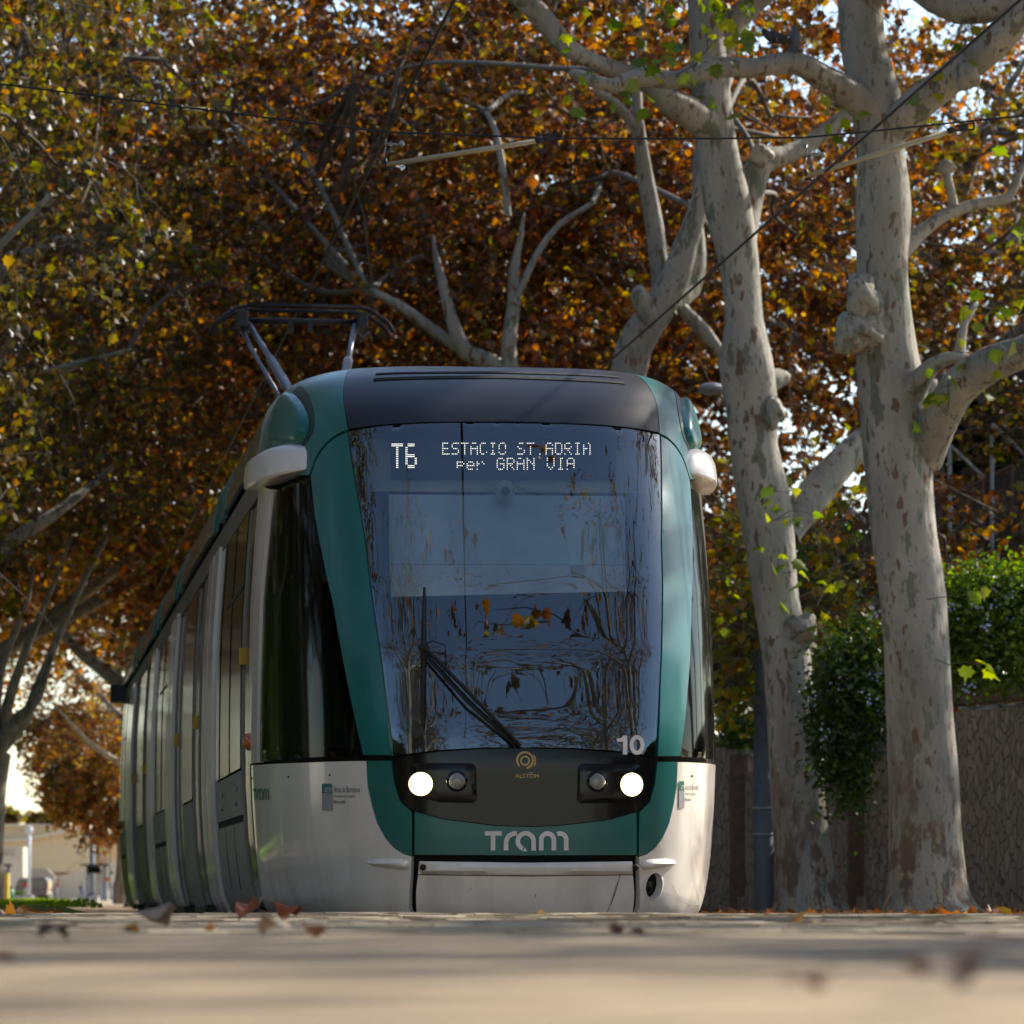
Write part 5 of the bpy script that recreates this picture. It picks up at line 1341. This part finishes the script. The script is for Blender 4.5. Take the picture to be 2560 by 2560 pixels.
def arm(label, xs, ys, xe, ye, d_):
    a = px(xs, ys, d_); root = empty('registration_arm', a, 0, label, 'catenary arm', 'insulated rods hung from the span wire')
    L = lambda x, y, dd=0: tuple(px(x, y, d_+dd)-a)
    MB().tube([L(xs, ys), L(xe, ye)], .019, 10).build('rod', M['rod'], root, True)
    MB().tube([L(xe-6, ye+1), L(xe+12, ye-6)], .024, 10).build('rod_cap', M['darkmetal'], root, True)
    mb = MB()
    for s_ in (-10, 8): mb.tube([L(xe+12, ye-6+s_*.6), L(xe+60, ye-12+s_)], .008, 6)
    mb.tube([L(xe+60, ye-22), L(xe+60, ye-4)], .009, 6); mb.box(tuple(Vector(L(xe+22, ye-1))-Vector((0, .02, 0))), tuple(Vector(L(xe+44, ye-16))+Vector((0, .02, 0)))); mb.build('shackle', M['darkmetal'], root)
    mb = MB(); mb.tube([L(xs, ys), L(xs-4, ys-16)], .014, 8); mb.tube([L(xs-6, ys+6), L(xs+14, ys+10)], .012, 8); mb.build('wire_clamp', M['darkmetal'], root, True)
    # small pull-off above
    mb = MB(); mb.tube([L(xs-2, ys-80), L(xs-2, ys-46)], .007, 6); mb.tube([L(xs-8, ys-54), L(xs+40, ys-50)], .007, 6); mb.sph(L(xs+38, ys-52), .025, 8, 6); mb.tube([L(xs-2, ys-46), L(xs-10, ys-10)], .004, 5); mb.build('pull_off', M['chrome'], root, True)
arm('cream insulated rod on the left, ending above the middle of the tram', 966, 412, 1345, 352, 34.3)
arm('cream insulated rod on the right, crossing in front of the thickest trunk', 2018, 440, 2375, 328, 34.3)
a = px(448, 268, ds); ti = empty('turnbuckle', a, 0, 'pale turnbuckle in the span wire at upper left', 'turnbuckle')
for dy in (-4, 4): MB().tube([tuple(px(455, 268+dy+2, ds)-a), tuple(px(515, 274+dy+1, ds)-a)], .006, 6).build('turnbuckle_rod', M['rod'], ti, True)
for x_, y_ in ((452, 268), (518, 275)): MB().sph(tuple(px(x_, y_, ds)-a), .02, 8, 6).build('end_fitting', M['darkmetal'], ti, True)

# ------------------------------------------------------------------ two pigeons on the bough
M['pigeon'] = pmat('slate_feathers', (.06, .065, .08), .6, c2=(.10, .11, .14), scale=30)
M['pigeond'] = pmat('dark_feathers', (.02, .02, .024), .6, c2=(.035, .035, .04), scale=30)
M['beak'] = pmat('beak', (.08, .07, .06), .5)
def bird(label, x, y, d, s, lean, mat, heading):
    c = px(x, y, d); root = empty('pigeon', c, heading, label, 'bird', 'birds on the bough')
    P = [(-.17, 0, -.03+lean*-.08), (-.10, 0, .0), (-.02, 0, .05), (.05, 0, .10), (.085, 0, .145), (.10, 0, .175), (.125, 0, .18)]
    R = [.010, .038, .062, .056, .036, .032, .012]
    P = [(a*math.cos(lean)-c_*math.sin(lean), b_, a*math.sin(lean)+c_*math.cos(lean)) for a, b_, c_ in P]
    P, R = smooth_path([tuple(q*s for q in p) for p in P], [r*s for r in R], .01)
    mb = MB(); mb.tube(P, R, 14); mb.build('body', mat, root, True)
    e = P[-1]; dv = P[-1]-P[-4]; dv /= np.linalg.norm(dv)
    MB().tube([e, e+dv*.022*s], [.006*s, .001], 6).build('beak', M['beak'], root, True)
    for k in (-1, 1):
        m_ = P[len(P)//3]; mb = MB(); mb.sph((0, 0, 0), (.10*s, .016*s, .042*s), 12, 8)
        mb.v = [(m_[0]+v[0]*math.cos(.5+lean)-v[2]*math.sin(.5+lean), m_[1]+k*.048*s+v[1], m_[2]+.02+v[0]*math.sin(.5+lean)+v[2]*math.cos(.5+lean)) for v in mb.v]
        mb.build('wing', mat, root, True)
    for k in (-1, 1): MB().tube([(0, k*.02, .02), (.005, k*.02, -.06*s)], .004, 6).build('leg', M['beak'], root)
bird('dark pigeon crouching on the bough, left of its pale neighbour', 1940, 108, 46.2, .95, -.25, M['pigeond'], math.pi*.9)
bird('upright slate-grey pigeon perched on the bough beside the thick trunk', 1990, 112, 46.2, 1.0, .85, M['pigeon'], -math.pi*.42)

# unseen hedges added to block pale reflections in the tram's side glass
def hedge(label, u0, r0, r1, hgt, seed, dn=260, sz=.13):
    rng = np.random.default_rng(seed); x0, y0 = uv_xy(u0, (r0+r1)/2); root = empty('hedge', (x0, y0, gh(x0, y0)), YAW, label, 'hedge', 'unseen hedges added to darken reflections')
    L = (r1-r0)/2; MB().box((-.45, -L, 0), (.45, L, hgt-.15), .1).build('hedge_blocker_core', M['conifer'], root)
    n = int(L*2*hgt*dn); p = np.stack([rng.uniform(-.6, .6, n), rng.uniform(-L, L, n), rng.uniform(0, hgt, n)], 1); k = rng.random(n) < .7; p[k, 0] = np.sign(p[k, 0])*rng.normal(.55, .07, k.sum())
    scatter(p, sz, rng, M['conifer' if sz > .2 else 'shrub'], 'foliage', root, .2, True)
hedge('unseen tall hedge added left of the viewer to darken reflections', -15, -40, 14, 6.5, 61)
hedge('unseen tall hedge added right of the viewer to darken reflections', 14.5, -36, 6, 5.0, 62)
hedge('unseen hedge added along the outer left side to darken window reflections', -11.5, 16, 130, 6.0, 63)
hedge('very tall unseen evergreen screen added far left to block window reflections', -7.0, 128, 330, 9.0, 64, 45, .3)
# ------------------------------------------------------------------ far background, down the avenue on the left
M['bwall'] = pmat('ochre_render', (.62, .47, .28), .8, c2=(.56, .42, .25), scale=.05)
M['bwall2'] = pmat('pale_render', (.60, .50, .38), .8, c2=(.55, .46, .34), scale=.05)
M['bdark'] = pmat('shaded_render', (.36, .30, .24), .8)  # pale render darkened, the wall's shade put into the colour
M['vdark'] = pmat('burgundy_car_paint', (.05, .012, .018), .3, coat=.6)
M['cglass'] = pmat('car_glass', (.02, .022, .028), .08, coat=.8)
M['tyre'] = pmat('tyre', (.012, .012, .012), .8)
M['tail'] = pmat('tail_lamp', (.35, .02, .01), .3)
M['concrete'] = pmat('concrete', (.48, .46, .42), .85)
M['sgreen'] = pmat('green_paint', (.02, .22, .10), .5)
M['syellow'] = pmat('yellow_paint', (.62, .45, .05), .5)
M['sred'] = pmat('red_paint', (.5, .03, .02), .5)
M['orange'] = pmat('orange_paint', (.55, .18, .02), .5)
M['pole'] = pmat('pale_painted_pole', (.55, .56, .60), .5)
M['bluegrey'] = pmat('blue_grey_paint', (.18, .21, .26), .5)
GZ = -.15
def flatbuild(name, label, pts, d, depth, mat, kids=(), cat='building'):
    """solid block whose front outline is given in photo positions; stands on the ground"""
    c = px(pts[0][0], pts[0][1], d); root = empty(name, (c.x, c.y, GZ), 0, label, cat)
    def blk(nm, P, dd, dep, m):
        V = []
        for off in (0, dep):
            for x, y in P:
                p = px(x, y, d+dd); V.append((p.x-c.x, p.y-c.y+off, max(p.z, GZ)-GZ))
        n = len(P); mb = MB(); mb.add(V, [tuple(range(n)), tuple(range(2*n-1, n-1, -1))]+[(i, n+i, n+(i+1) % n, (i+1) % n) for i in range(n)])
        return mb.build(nm, m, root)
    blk('wall', pts, 0, depth, mat)
    for nm, P, dd, dep, m in kids: blk(nm, P, dd, dep, m)
    return root
bl = flatbuild('large_building', 'big ochre building at the end of the avenue, sloping roof lines in the sun', [(-400,2250),(-400,2060),(168,2060),(168,2083),(330,2078),(330,2250)], 620, 60, M['bwall'],
    [('roof_edge', [(-400,2066),(-400,2060),(168,2060),(168,2066)], -.6, .5, M['bwall2']), ('lower_roof', [(-400,2120),(60,2100),(215,2066),(222,2090),(222,2180),(-400,2180)], -9, 8, M['bwall']),
     ('roof_edge', [(-400,2113),(60,2096),(215,2064),(222,2072),(60,2102),(-400,2120)], -9.8, .7, M['bwall2'])])
flatbuild('low_annex', 'pale low annex with a slanting roof in front of the ochre building', [(120,2250),(120,2192),(170,2185),(235,2162),(330,2150),(330,2250)], 560, 20, M['bwall2'],
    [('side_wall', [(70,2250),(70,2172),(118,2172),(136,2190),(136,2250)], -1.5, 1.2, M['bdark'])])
gw = flatbuild('graffiti_wall', 'pale wall with dark scribbled graffiti at the left edge', [(-200,2250),(-200,2125),(58,2117),(58,2250)], 540, 6, M['bwall2'])
V, T = [], []
mb = MB(); c = gw.location
for stx in ([(2,2124),(5,2138),(0,2142)], [(8,2136),(8,2122),(14,2124),(9,2130),(16,2138)], [(26,2122),(18,2126),(25,2132),(19,2138)], [(28,2124),(36,2124),(29,2140),(38,2139)]):
    mb.tube([tuple(px(x, y, 539.5)-c) for x, y in stx], .05, 6)
mb.build('graffiti', M['lblack'], gw)
# thin trees on the skyline
for i, (x, y, rx, ry, d) in enumerate([(15, 2045, 60, 28, 700), (120, 2050, 60, 22, 720), (180, 2000, 40, 55, 690)]):
    bush(['dim skyline tree above the ochre roof at the left edge', 'dim skyline tree low above the middle of the ochre roof', 'sparse skyline tree above the step in the ochre roof'][i], x, y, d, rx, ry, 1500, M['leaf_olive'], 70+i, 0, 1.0, 'distant_tree', 'tree', group='trees on the skyline')
# orange-brown tree standing left of the tram's far end
rngt = np.random.default_rng(77)
c = px(300, 2290, 150); tr_ = empty('autumn_tree', (c.x, c.y, GZ), 0, 'orange and brown leaved tree whose low crown hangs beside the far end of the tram', 'tree')
tk = [([(0,0,0),(.1,0,1.5),(0,.1,3.5),(.1,0,7)], [.25,.2,.15,.05])]
lb = [([(0,0,2.2),(-1.2,.2,3.6),(-2.2,0,4.2)], [.1,.07,.03]), ([(0,0,3),(1.2,-.2,4.5),(2.2,0,5)], [.1,.07,.03]), ([(0,0,2.8),(-.8,.5,4.6),(-1.2,.4,6.5)], [.1,.07,.03])]
limb_mesh('trunk', tk+lb, M['bark'], tr_)
crown_parts(tr_, rngt, tk+lb, [((-.6,0,4.9),(2.3,2.4,2.4),1), ((.0,0,2.9),(1.6,1.6,1.2),.35), ((-1.7,0,4.0),(1.0,1.2,1.3),.3)], 420, 22, .17, M['leaf_gold'], True)

# lights, poles, shelters, street furniture
def pole(name, label, x, y0, y1, d, rad, mat, cat, extra=None, group=None):
    c = px(x, y0, d); r_ = empty(name, (c.x, c.y, GZ), 0, label, cat, group)
    H_ = px(x, y1, d).z-GZ
    MB().tube([(0,0,-.1),(0,0,H_)], rad, 12).build('pole', mat, r_, True)
    if extra: extra(r_, H_, c)
    return r_
def globe(r_, H_, c): MB().sph((0,0,H_), (.34,.34,.4)).build('lantern', M['pole'], r_, True); MB().box((-.4,-.4,0),(.4,.4,.2)).build('base', M['concrete'], r_)
pole('street_lamp', 'tall pale lamp standard with a round lantern in front of the ochre building', 73, 2244, 2076, 380, .14, M['pole'], 'street lamp', globe)
def cap(r_, H_, c): MB().box((-.5,-.5,H_),(.5,.5,H_+.15)).build('cap', M['bluegrey'], r_); MB().box((-.5,-.5,0),(.5,.5,.3)).build('base', M['concrete'], r_)
pole('grey_column', 'broad blue-grey column beside the right-hand shelter', 230, 2246, 2090, 320, .21, M['bluegrey'], 'column', cap)
for i, x in enumerate((248, 257, 265, 275)):
    pole('steel_mast', f'{["leftmost","second","third","rightmost"][i]} of four thin dark masts behind the shelter', x, 2244, 2090, 420, .05, M['darkmetal'], 'mast', cap, 'thin masts behind the shelter')
def shelter(label, x0, x1, yt, yb, d):
    c = px((x0+x1)/2, yb, d); r_ = empty('tram_stop_shelter', (c.x, c.y, GZ), 0, label, 'shelter', 'tram stop shelters'); w = (x1-x0)/2/F*d; H_ = px(0, yt, d).z-GZ
    MB().box((-w,-1,H_-.12),(w,1,H_),.05).build('roof', M['darkmetal'], r_)
    MB().box((-w*.55,-.3,H_-.62),(w*.35,-.1,H_-.14),.03).build('display_box', M['gloss'], r_)
    for s_ in (-.6,.6):
        MB().box((w*s_-.08,.3,0),(w*s_+.08,.5,H_-.12)).build('post', M['bluegrey'], r_)
    MB().box((w*.0,.2,.3),(w*.5,.25,H_-.3)).build('back_panel', M['concrete'], r_)
    MB().box((-w*.5,.1,.42),(-w*.05,.5,.5)).build('bench', M['darkmetal'], r_)
shelter('dark-roofed tram stop shelter just left of the tram\'s far end', 203, 276, 2160, 2247, 300)
shelter('dark-roofed shelter cut by the left edge of the photo', -38, 34, 2160, 2252, 250)
c = px(12, 2248, 245); k_ = empty('yellow_kiosk', (c.x, c.y, GZ), 0, 'yellow and orange ticket machine under the left shelter', 'kiosk')
MB().box((-.35,-.3,0),(.22,.3,1.3),.05).build('body', M['orange'], k_); MB().box((.0,-.32,.0),(.23,.31,1.55),.03).build('side_panel', M['syellow'], k_); MB().box((-.3,-.34,.7),(-.05,-.3,1.1)).build('screen', M['gloss'], k_)
c = px(25, 2250, 247); k_ = empty('litter_bin', (c.x, c.y, GZ), 0, 'dark green litter bin beside the yellow machine', 'bin'); MB().tube([(0,0,0),(0,0,.75)], .22, 16).build('bin_body', M['sgreen'], k_, True); MB().tube([(0,0,.75),(0,0,.84)], .25, 16).build('rim', M['darkmetal'], k_, True)
c = px(55, 2250, 300); pl_ = empty('planter', (c.x, c.y, GZ), 0, 'long pale concrete planter in front of the parked van', 'planter'); MB().box((-.72,-.3,0),(.75,.3,.38),.05).build('trough', M['concrete'], pl_)
rp = np.random.default_rng(5); scatter(rp.uniform((-.6,-.2,.36),(.3,.2,.62),(300,3)), .12, rp, M['shrub'], 'foliage', pl_, .1, True)
def sign(label, x, ytop, ybot, d, mat, rad=.17):
    c = px(x, ybot, d); r_ = empty('road_sign', (c.x, c.y, GZ), 0, label, 'sign', 'small signs far down the avenue'); H_ = px(x, ytop, d).z-GZ
    MB().tube([(0,0,-.05),(0,0,H_)], .03, 8).build('post', M['pole'], r_, True)
    MB().prism([(rad*math.cos(a), rad*math.sin(a)) for a in np.linspace(0, 6.283, 16, endpoint=False)], -.06, -.035, lambda a, b, d_: (a, d_, H_+b)).build('disc', mat, r_)
sign('red and white round sign in front of the van', 63, 2212, 2248, 290, M['sred'], .16)
sign('small red sign standing alone between van and stroller', 144, 2213, 2244, 380, M['sred'], .14)
sign('green round sign close to the tram\'s far end', 279, 2182, 2244, 340, M['sgreen'], .13)
sign('orange round sign beside the tram stop shelter', 268, 2198, 2246, 300, M['orange'], .16)
c = px(262, 2252, 305); k_ = empty('low_wall_block', (c.x, c.y, GZ), 0, 'pale stone block at the foot of the shelter', 'block'); MB().box((-.27,-.3,0),(.27,.3,.75),.04).build('block', M['concrete'], k_)
c = px(125, 2250, 330); k_ = empty('bollard', (c.x, c.y, GZ), 0, 'short pale bollard between planter and stroller', 'bollard'); MB().tube([(0,0,0),(0,0,.45),(0,0,.5)], [.13,.13,.06], 14).build('bollard_body', M['concrete'], k_, True)
# van
c = px(80, 2249, 400); van = empty('parked_van', (c.x, c.y, GZ), math.radians(-8), 'dark burgundy van parked in front of the ochre building', 'van')
mb = MB(); mb.prism([(-1.55,.3),(-1.5,.95),(-1.35,1.1),(-1.1,1.75),(-.9,1.92),(1.45,1.95),(1.58,1.8),(1.62,.35)], -.9, .9, lambda a, b, d_: (a, d_, b)); mb.build('body', M['vdark'], van, bevel=.05)
MB().prism([(-1.2,1.15),(-1.02,1.7),(-.3,1.74),(-.3,1.15)], -.93, -.905, lambda a, b, d_: (a, d_, b)).build('window', M['cglass'], van)
MB().box((-.2,-.93,1.15),(1.35,-.905,1.72)).build('window', M['cglass'], van)
MB().box((1.6,-.7,1.1),(1.66,.7,1.7)).build('rear_window', M['cglass'], van)
for s_ in (-.82,.66): MB().box((1.58,s_,.8),(1.66,s_+.14,1.3)).build('tail_lamp', M['tail'], van)
mb = MB(); mb.tube([(-.8,-.7,1.99),(1.3,-.7,1.99)], .03); mb.tube([(-.8,.7,1.99),(1.3,.7,1.99)], .03); mb.build('roof_rack', M['galv'], van)
for x_ in (-1.0, 1.05):
    for y_ in (-.88, .7): MB().prism([(x_+.32*math.cos(a), .32+.32*math.sin(a)) for a in np.linspace(0, 6.283, 20, endpoint=False)], y_, y_+.2, lambda a, b, d_: (a, d_, b)).build('wheel', M['tyre'], van)

# people: one continuous skinned body each
def person(label, x, d, h, top, legs, pose, heading=0.0, hair=(.03, .02, .015)):
    c = px(x, 2249, d); root = empty('person', (c.x, c.y, GZ), heading, label, 'person', 'people far down the avenue')
    s = h/1.75
    st = pose.get('stride', .12); ar = pose.get('arm', .1)
    J = {'hip': (0,0,.95), 'waist': (0,0,1.10), 'chest': (0,0,1.32), 'neck': (0,.0,1.48), 'head0': (0,-.01,1.56), 'head1': (0,-.01,1.68),
         'lh': (-.10,0,.9), 'lk': (-.11,-st*.6,.5), 'la': (-.11,-st*.3,.09), 'lt': (-.12,-st*.3-.17,.04), 'rh': (.10,0,.9), 'rk': (.11,st*.1,.5), 'ra': (.11,st,.09), 'rt': (.12,st-.17,.04),
         'ls': (-.19,0,1.40), 'le': (-.25,-ar*.5,1.13), 'lw': (-.24,-ar-.12,.92), 'lf': (-.235,-ar-.17,.84), 'rs': (.19,0,1.40), 're': (.25,ar*.2,1.13), 'rw': (.24,-ar*.3-.08,.92), 'rf': (.235,-ar*.3-.12,.84)}
    if pose.get('push'):
        for k_, v in {'le': (-.22,-.15,1.18), 'lw': (-.15,-.40,1.08), 'lf': (-.14,-.47,1.06), 're': (.22,-.15,1.18), 'rw': (.15,-.40,1.08), 'rf': (.14,-.47,1.06)}.items(): J[k_] = v
    Rr = {'hip': .15, 'waist': .135, 'chest': .16, 'neck': .06, 'head0': .09, 'head1': .085, 'lh': .10, 'lk': .062, 'la': .042, 'lt': .035, 'ls': .068, 'le': .046, 'lw': .032, 'lf': .028}
    Ed = [('hip','waist'),('waist','chest'),('chest','neck'),('neck','head0'),('head0','head1'),('hip','lh'),('lh','lk'),('lk','la'),('la','lt'),('hip','rh'),('rh','rk'),('rk','ra'),('ra','rt'),('chest','ls'),('ls','le'),('le','lw'),('lw','lf'),('chest','rs'),('rs','re'),('re','rw'),('rw','rf')]
    nm = list(J); me = bpy.data.meshes.new('body'); me.from_pydata([tuple(q*s for q in J[k_]) for k_ in nm], [(nm.index(a), nm.index(b_)) for a, b_ in Ed], []); me.update()
    o = bpy.data.objects.new('body', me); COL.objects.link(o); o.parent = root
    sk = o.modifiers.new('skin', 'SKIN'); sk.use_smooth_shade = True
    for i, k_ in enumerate(nm):
        r_ = Rr.get(k_, Rr.get('l'+k_[1:], .05))*s; v = me.skin_vertices[0].data[i]; v.radius = (r_, r_*.8)
        if k_ == 'hip': v.use_root = True
    o.modifiers.new('sub', 'SUBSURF').render_levels = 2
    m, nt, ln, b_ = mat_new('clothes'); tc = nt.new('ShaderNodeTexCoord'); sp = nt.new('ShaderNodeSeparateXYZ'); cr = nt.new('ShaderNodeValToRGB'); mr = nt.new('ShaderNodeMapRange')
    mr.inputs[2].default_value = h; ln.new(tc.outputs['Object'], sp.inputs[0]); ln.new(sp.outputs['Z'], mr.inputs[0]); ln.new(mr.outputs[0], cr.inputs[0]); cr.color_ramp.interpolation = 'CONSTANT'
    e = cr.color_ramp.elements; e[0].position = 0; e[0].color = (.02,.02,.02,1); e[1].position = .055; e[1].color = (*legs, 1)
    for p_, c_ in ((.54, top), (.86, (.45,.28,.2))): q = e.new(p_); q.color = (*c_, 1)
    ln.new(cr.outputs[0], b_.inputs['Base Color']); me.materials.append(m)
    mh = pmat('hair', hair, .7); mb = MB(); mb.sph((0, .015*s, 1.685*s), (.098*s, .105*s, .10*s)); mb.build('hair', mh, root, True)
    return root
person('person in a dark coat pushing a stroller across the square', 203, 470, 1.72, (.03,.04,.06), (.08,.12,.20), {'push': 1})
c = px(208, 2249, 469); stl = empty('stroller', (c.x, c.y-.3, GZ), 0, 'dark stroller pushed across the square by the coated person', 'stroller')
MB().prism([(-.28,.45),(-.1,.35),(.25,.5),(.28,.95),(.1,1.02),(-.05,.65)], -.22, .22, lambda a, b_, d_: (a, d_, b_)).build('seat', M['bluegrey'], stl)
MB().tube([(-.25,0,.4),(.2,0,.6),(.15,.3,1.05)], .02, 6).build('frame', M['darkmetal'], stl)
for s_ in (-.28,.25): MB().prism([(s_+.12*math.cos(a), .12+.12*math.sin(a)) for a in np.linspace(0, 6.283, 14, endpoint=False)], -.2, .2, lambda a, b_, d_: (a, d_, b_)).build('wheel', M['tyre'], stl)
person('person in a black jacket standing at the shelter', 262, 330, 1.78, (.015,.015,.02), (.03,.03,.04), {'stride': .05})
person('person in a maroon jacket and pale jeans beside the shelter', 285, 430, 1.72, (.16,.03,.025), (.22,.30,.42), {'stride': .16})
person('person in blue just peeping out from behind the tram\'s far end', 298, 430, 1.70, (.04,.09,.22), (.05,.07,.12), {'stride': .1})

# ------------------------------------------------------------------ fallen leaves
def leaf_thing(label, x, y, d, size, yaw, pitch, roll, curl, col):
    c = px(x, y, d); z = gh(c.x, c.y)
    rng = np.random.default_rng(int(x+y)); V = LV.copy(); V[:, 2] *= 1
    # subdivide fan for a crumpled look
    size = size*(.8 if size > .04 else 1); ring = V[1:]; ctr = V[0]; mid_ = (ring*.55+ctr*.45); P = np.vstack([ctr, mid_, ring]); n = 14
    P[:, 2] = curl*(np.abs(P[:, 0])**1.4*.9-.25*(P[:, 1]-.4)**2)+rng.normal(0, .03, len(P))
    T = [(0, 1+i, 1+(i+1) % n) for i in range(n)]+[(1+i, 1+n+i, 1+n+(i+1) % n, 1+(i+1) % n) for i in range(n)]
    me = bpy.data.meshes.new('fallen_leaf'); me.from_pydata((P*size).tolist(), [], T); me.update()
    m = pmat('dry_leaf', col, .7, c2=tuple(q*.55 for q in col), scale=14)
    o = link_mesh('fallen_leaf', me, m, None, True)
    o.rotation_euler = (pitch, roll, yaw); mt = o.rotation_euler.to_matrix(); zm = min((mt @ Vector(p))[2] for p in (P*size).tolist())
    o.location = (c.x, c.y, z-zm+.001); ctrz = o.location.z
    mo = o.modifiers.new('t', 'SOLIDIFY'); mo.thickness = .0015; so = o.modifiers.new('s', 'SUBSURF'); so.levels = so.render_levels = 2
    stk = MB().tube([(0,0,0),(0,-.12*size,.04*size),(.05*size,-.45*size,.16*size)], .0016, 6).build('stalk', M['twig'], o, True)
    tag(o, label, 'leaf', 'single dry leaves lying on the paving')
BRN, RED, TAN, ORG = (.20,.10,.05), (.30,.07,.02), (.42,.32,.22), (.50,.15,.02)
leaf_thing('large pale brown curled leaf standing on its points left of the tram front', 425, 2305, 11.5, .16, 1.4, -.25, .12, -1.0, TAN)
leaf_thing('brown and red folded leaf with raised stalk under the front left corner of the tram', 640, 2290, 14.5, .13, 2.2, -.5, .2, 1.4, RED)
leaf_thing('orange-red leaf lying under the white front corner of the tram', 745, 2292, 14, .13, 1.2, .15, -.2, -1.4, (.45,.10,.02))
leaf_thing('vivid orange leaf standing up on the paving in front of the white corner', 782, 2332, 9.5, .08, .3, .5, .2, .9, ORG)
leaf_thing('pale buff leaf lying flat beside the vivid orange one', 700, 2345, 9, .10, 2.6, .2, .2, -1.3, TAN)
leaf_thing('dark brown blurred leaf on the paving at left', 150, 2348, 8, .09, .6, .12, .1, -1.2, (.12,.055,.02))
leaf_thing('small orange blurred leaf at the left edge', 18, 2392, 6, .045, 1.0, .3, 0, .8, ORG)
leaf_thing('dark brown blurred leaf at lower right', 2290, 2490, 3.8, .11, -1.2, .16, .12, -.9, (.10,.045,.02))
leaf_thing('pale brown blurred leaf left of the dark one at lower right', 2040, 2480, 3.9, .065, .7, .1, .1, -.8, (.33,.2,.12))
leaf_thing('thin brown leaf on the paving below the tram lettering', 1540, 2318, 10, .05, .2, .9, .1, .6, (.20,.08,.04))
leaf_thing('tan leaf next to the thin brown one', 1605, 2325, 10, .05, 1.9, .3, .1, .8, (.36,.20,.10))
leaf_thing('buff leaf lying near the pale brown curled one', 345, 2318, 10.5, .07, 1.9, .2, .1, 1.2, (.45,.28,.12))
leaf_thing('bright yellow leaf on the litter at the right edge', 2515, 2298, 30, .16, 1.9, .9, .1, 1.2, (.6,.38,.02))
def litter(name, label, xs, ys, n, seed, size=.12, h=.03, mat='fallen', cond=None):
    rng = np.random.default_rng(seed); x = rng.uniform(*xs, n); y = rng.uniform(*ys, n)
    if cond is not None: k = cond(x, y, rng); x, y = x[k], y[k]
    z = np.array([gh(a, b_) for a, b_ in zip(x, y)])+rng.uniform(.01, .01+h, len(x))
    o = scatter(np.stack([x, y, z], 1), size, rng, M[mat], name, None, .05); tag(o, label, 'leaves', kind='stuff')
litter('leaf_litter', 'brown fallen leaves strewn round the feet of the plane trees', (1.5, 9), (26, 62), 9000, 51, cond=lambda x, y, r: (xy_uv(x, y)[0] > 4.6) & (r.random(len(x)) < .35+.6*((y > 38)*1.0)))
litter('leaf_litter', 'thin scatter of fallen leaves over the paving', (-9, 9), (9, 60), 160, 52, .08, .01, cond=lambda x, y, r: ~((np.abs(xy_uv(x, y)[0]) < 1.5) & (y > 20.5)))
litter('leaf_litter', 'brown leaf heap at the left edge of the lawn', (-4.2, -2.1), (17, 34), 1800, 53, .08, .02, cond=lambda x, y, r: x/y < -.106+.006*r.random(len(x)))
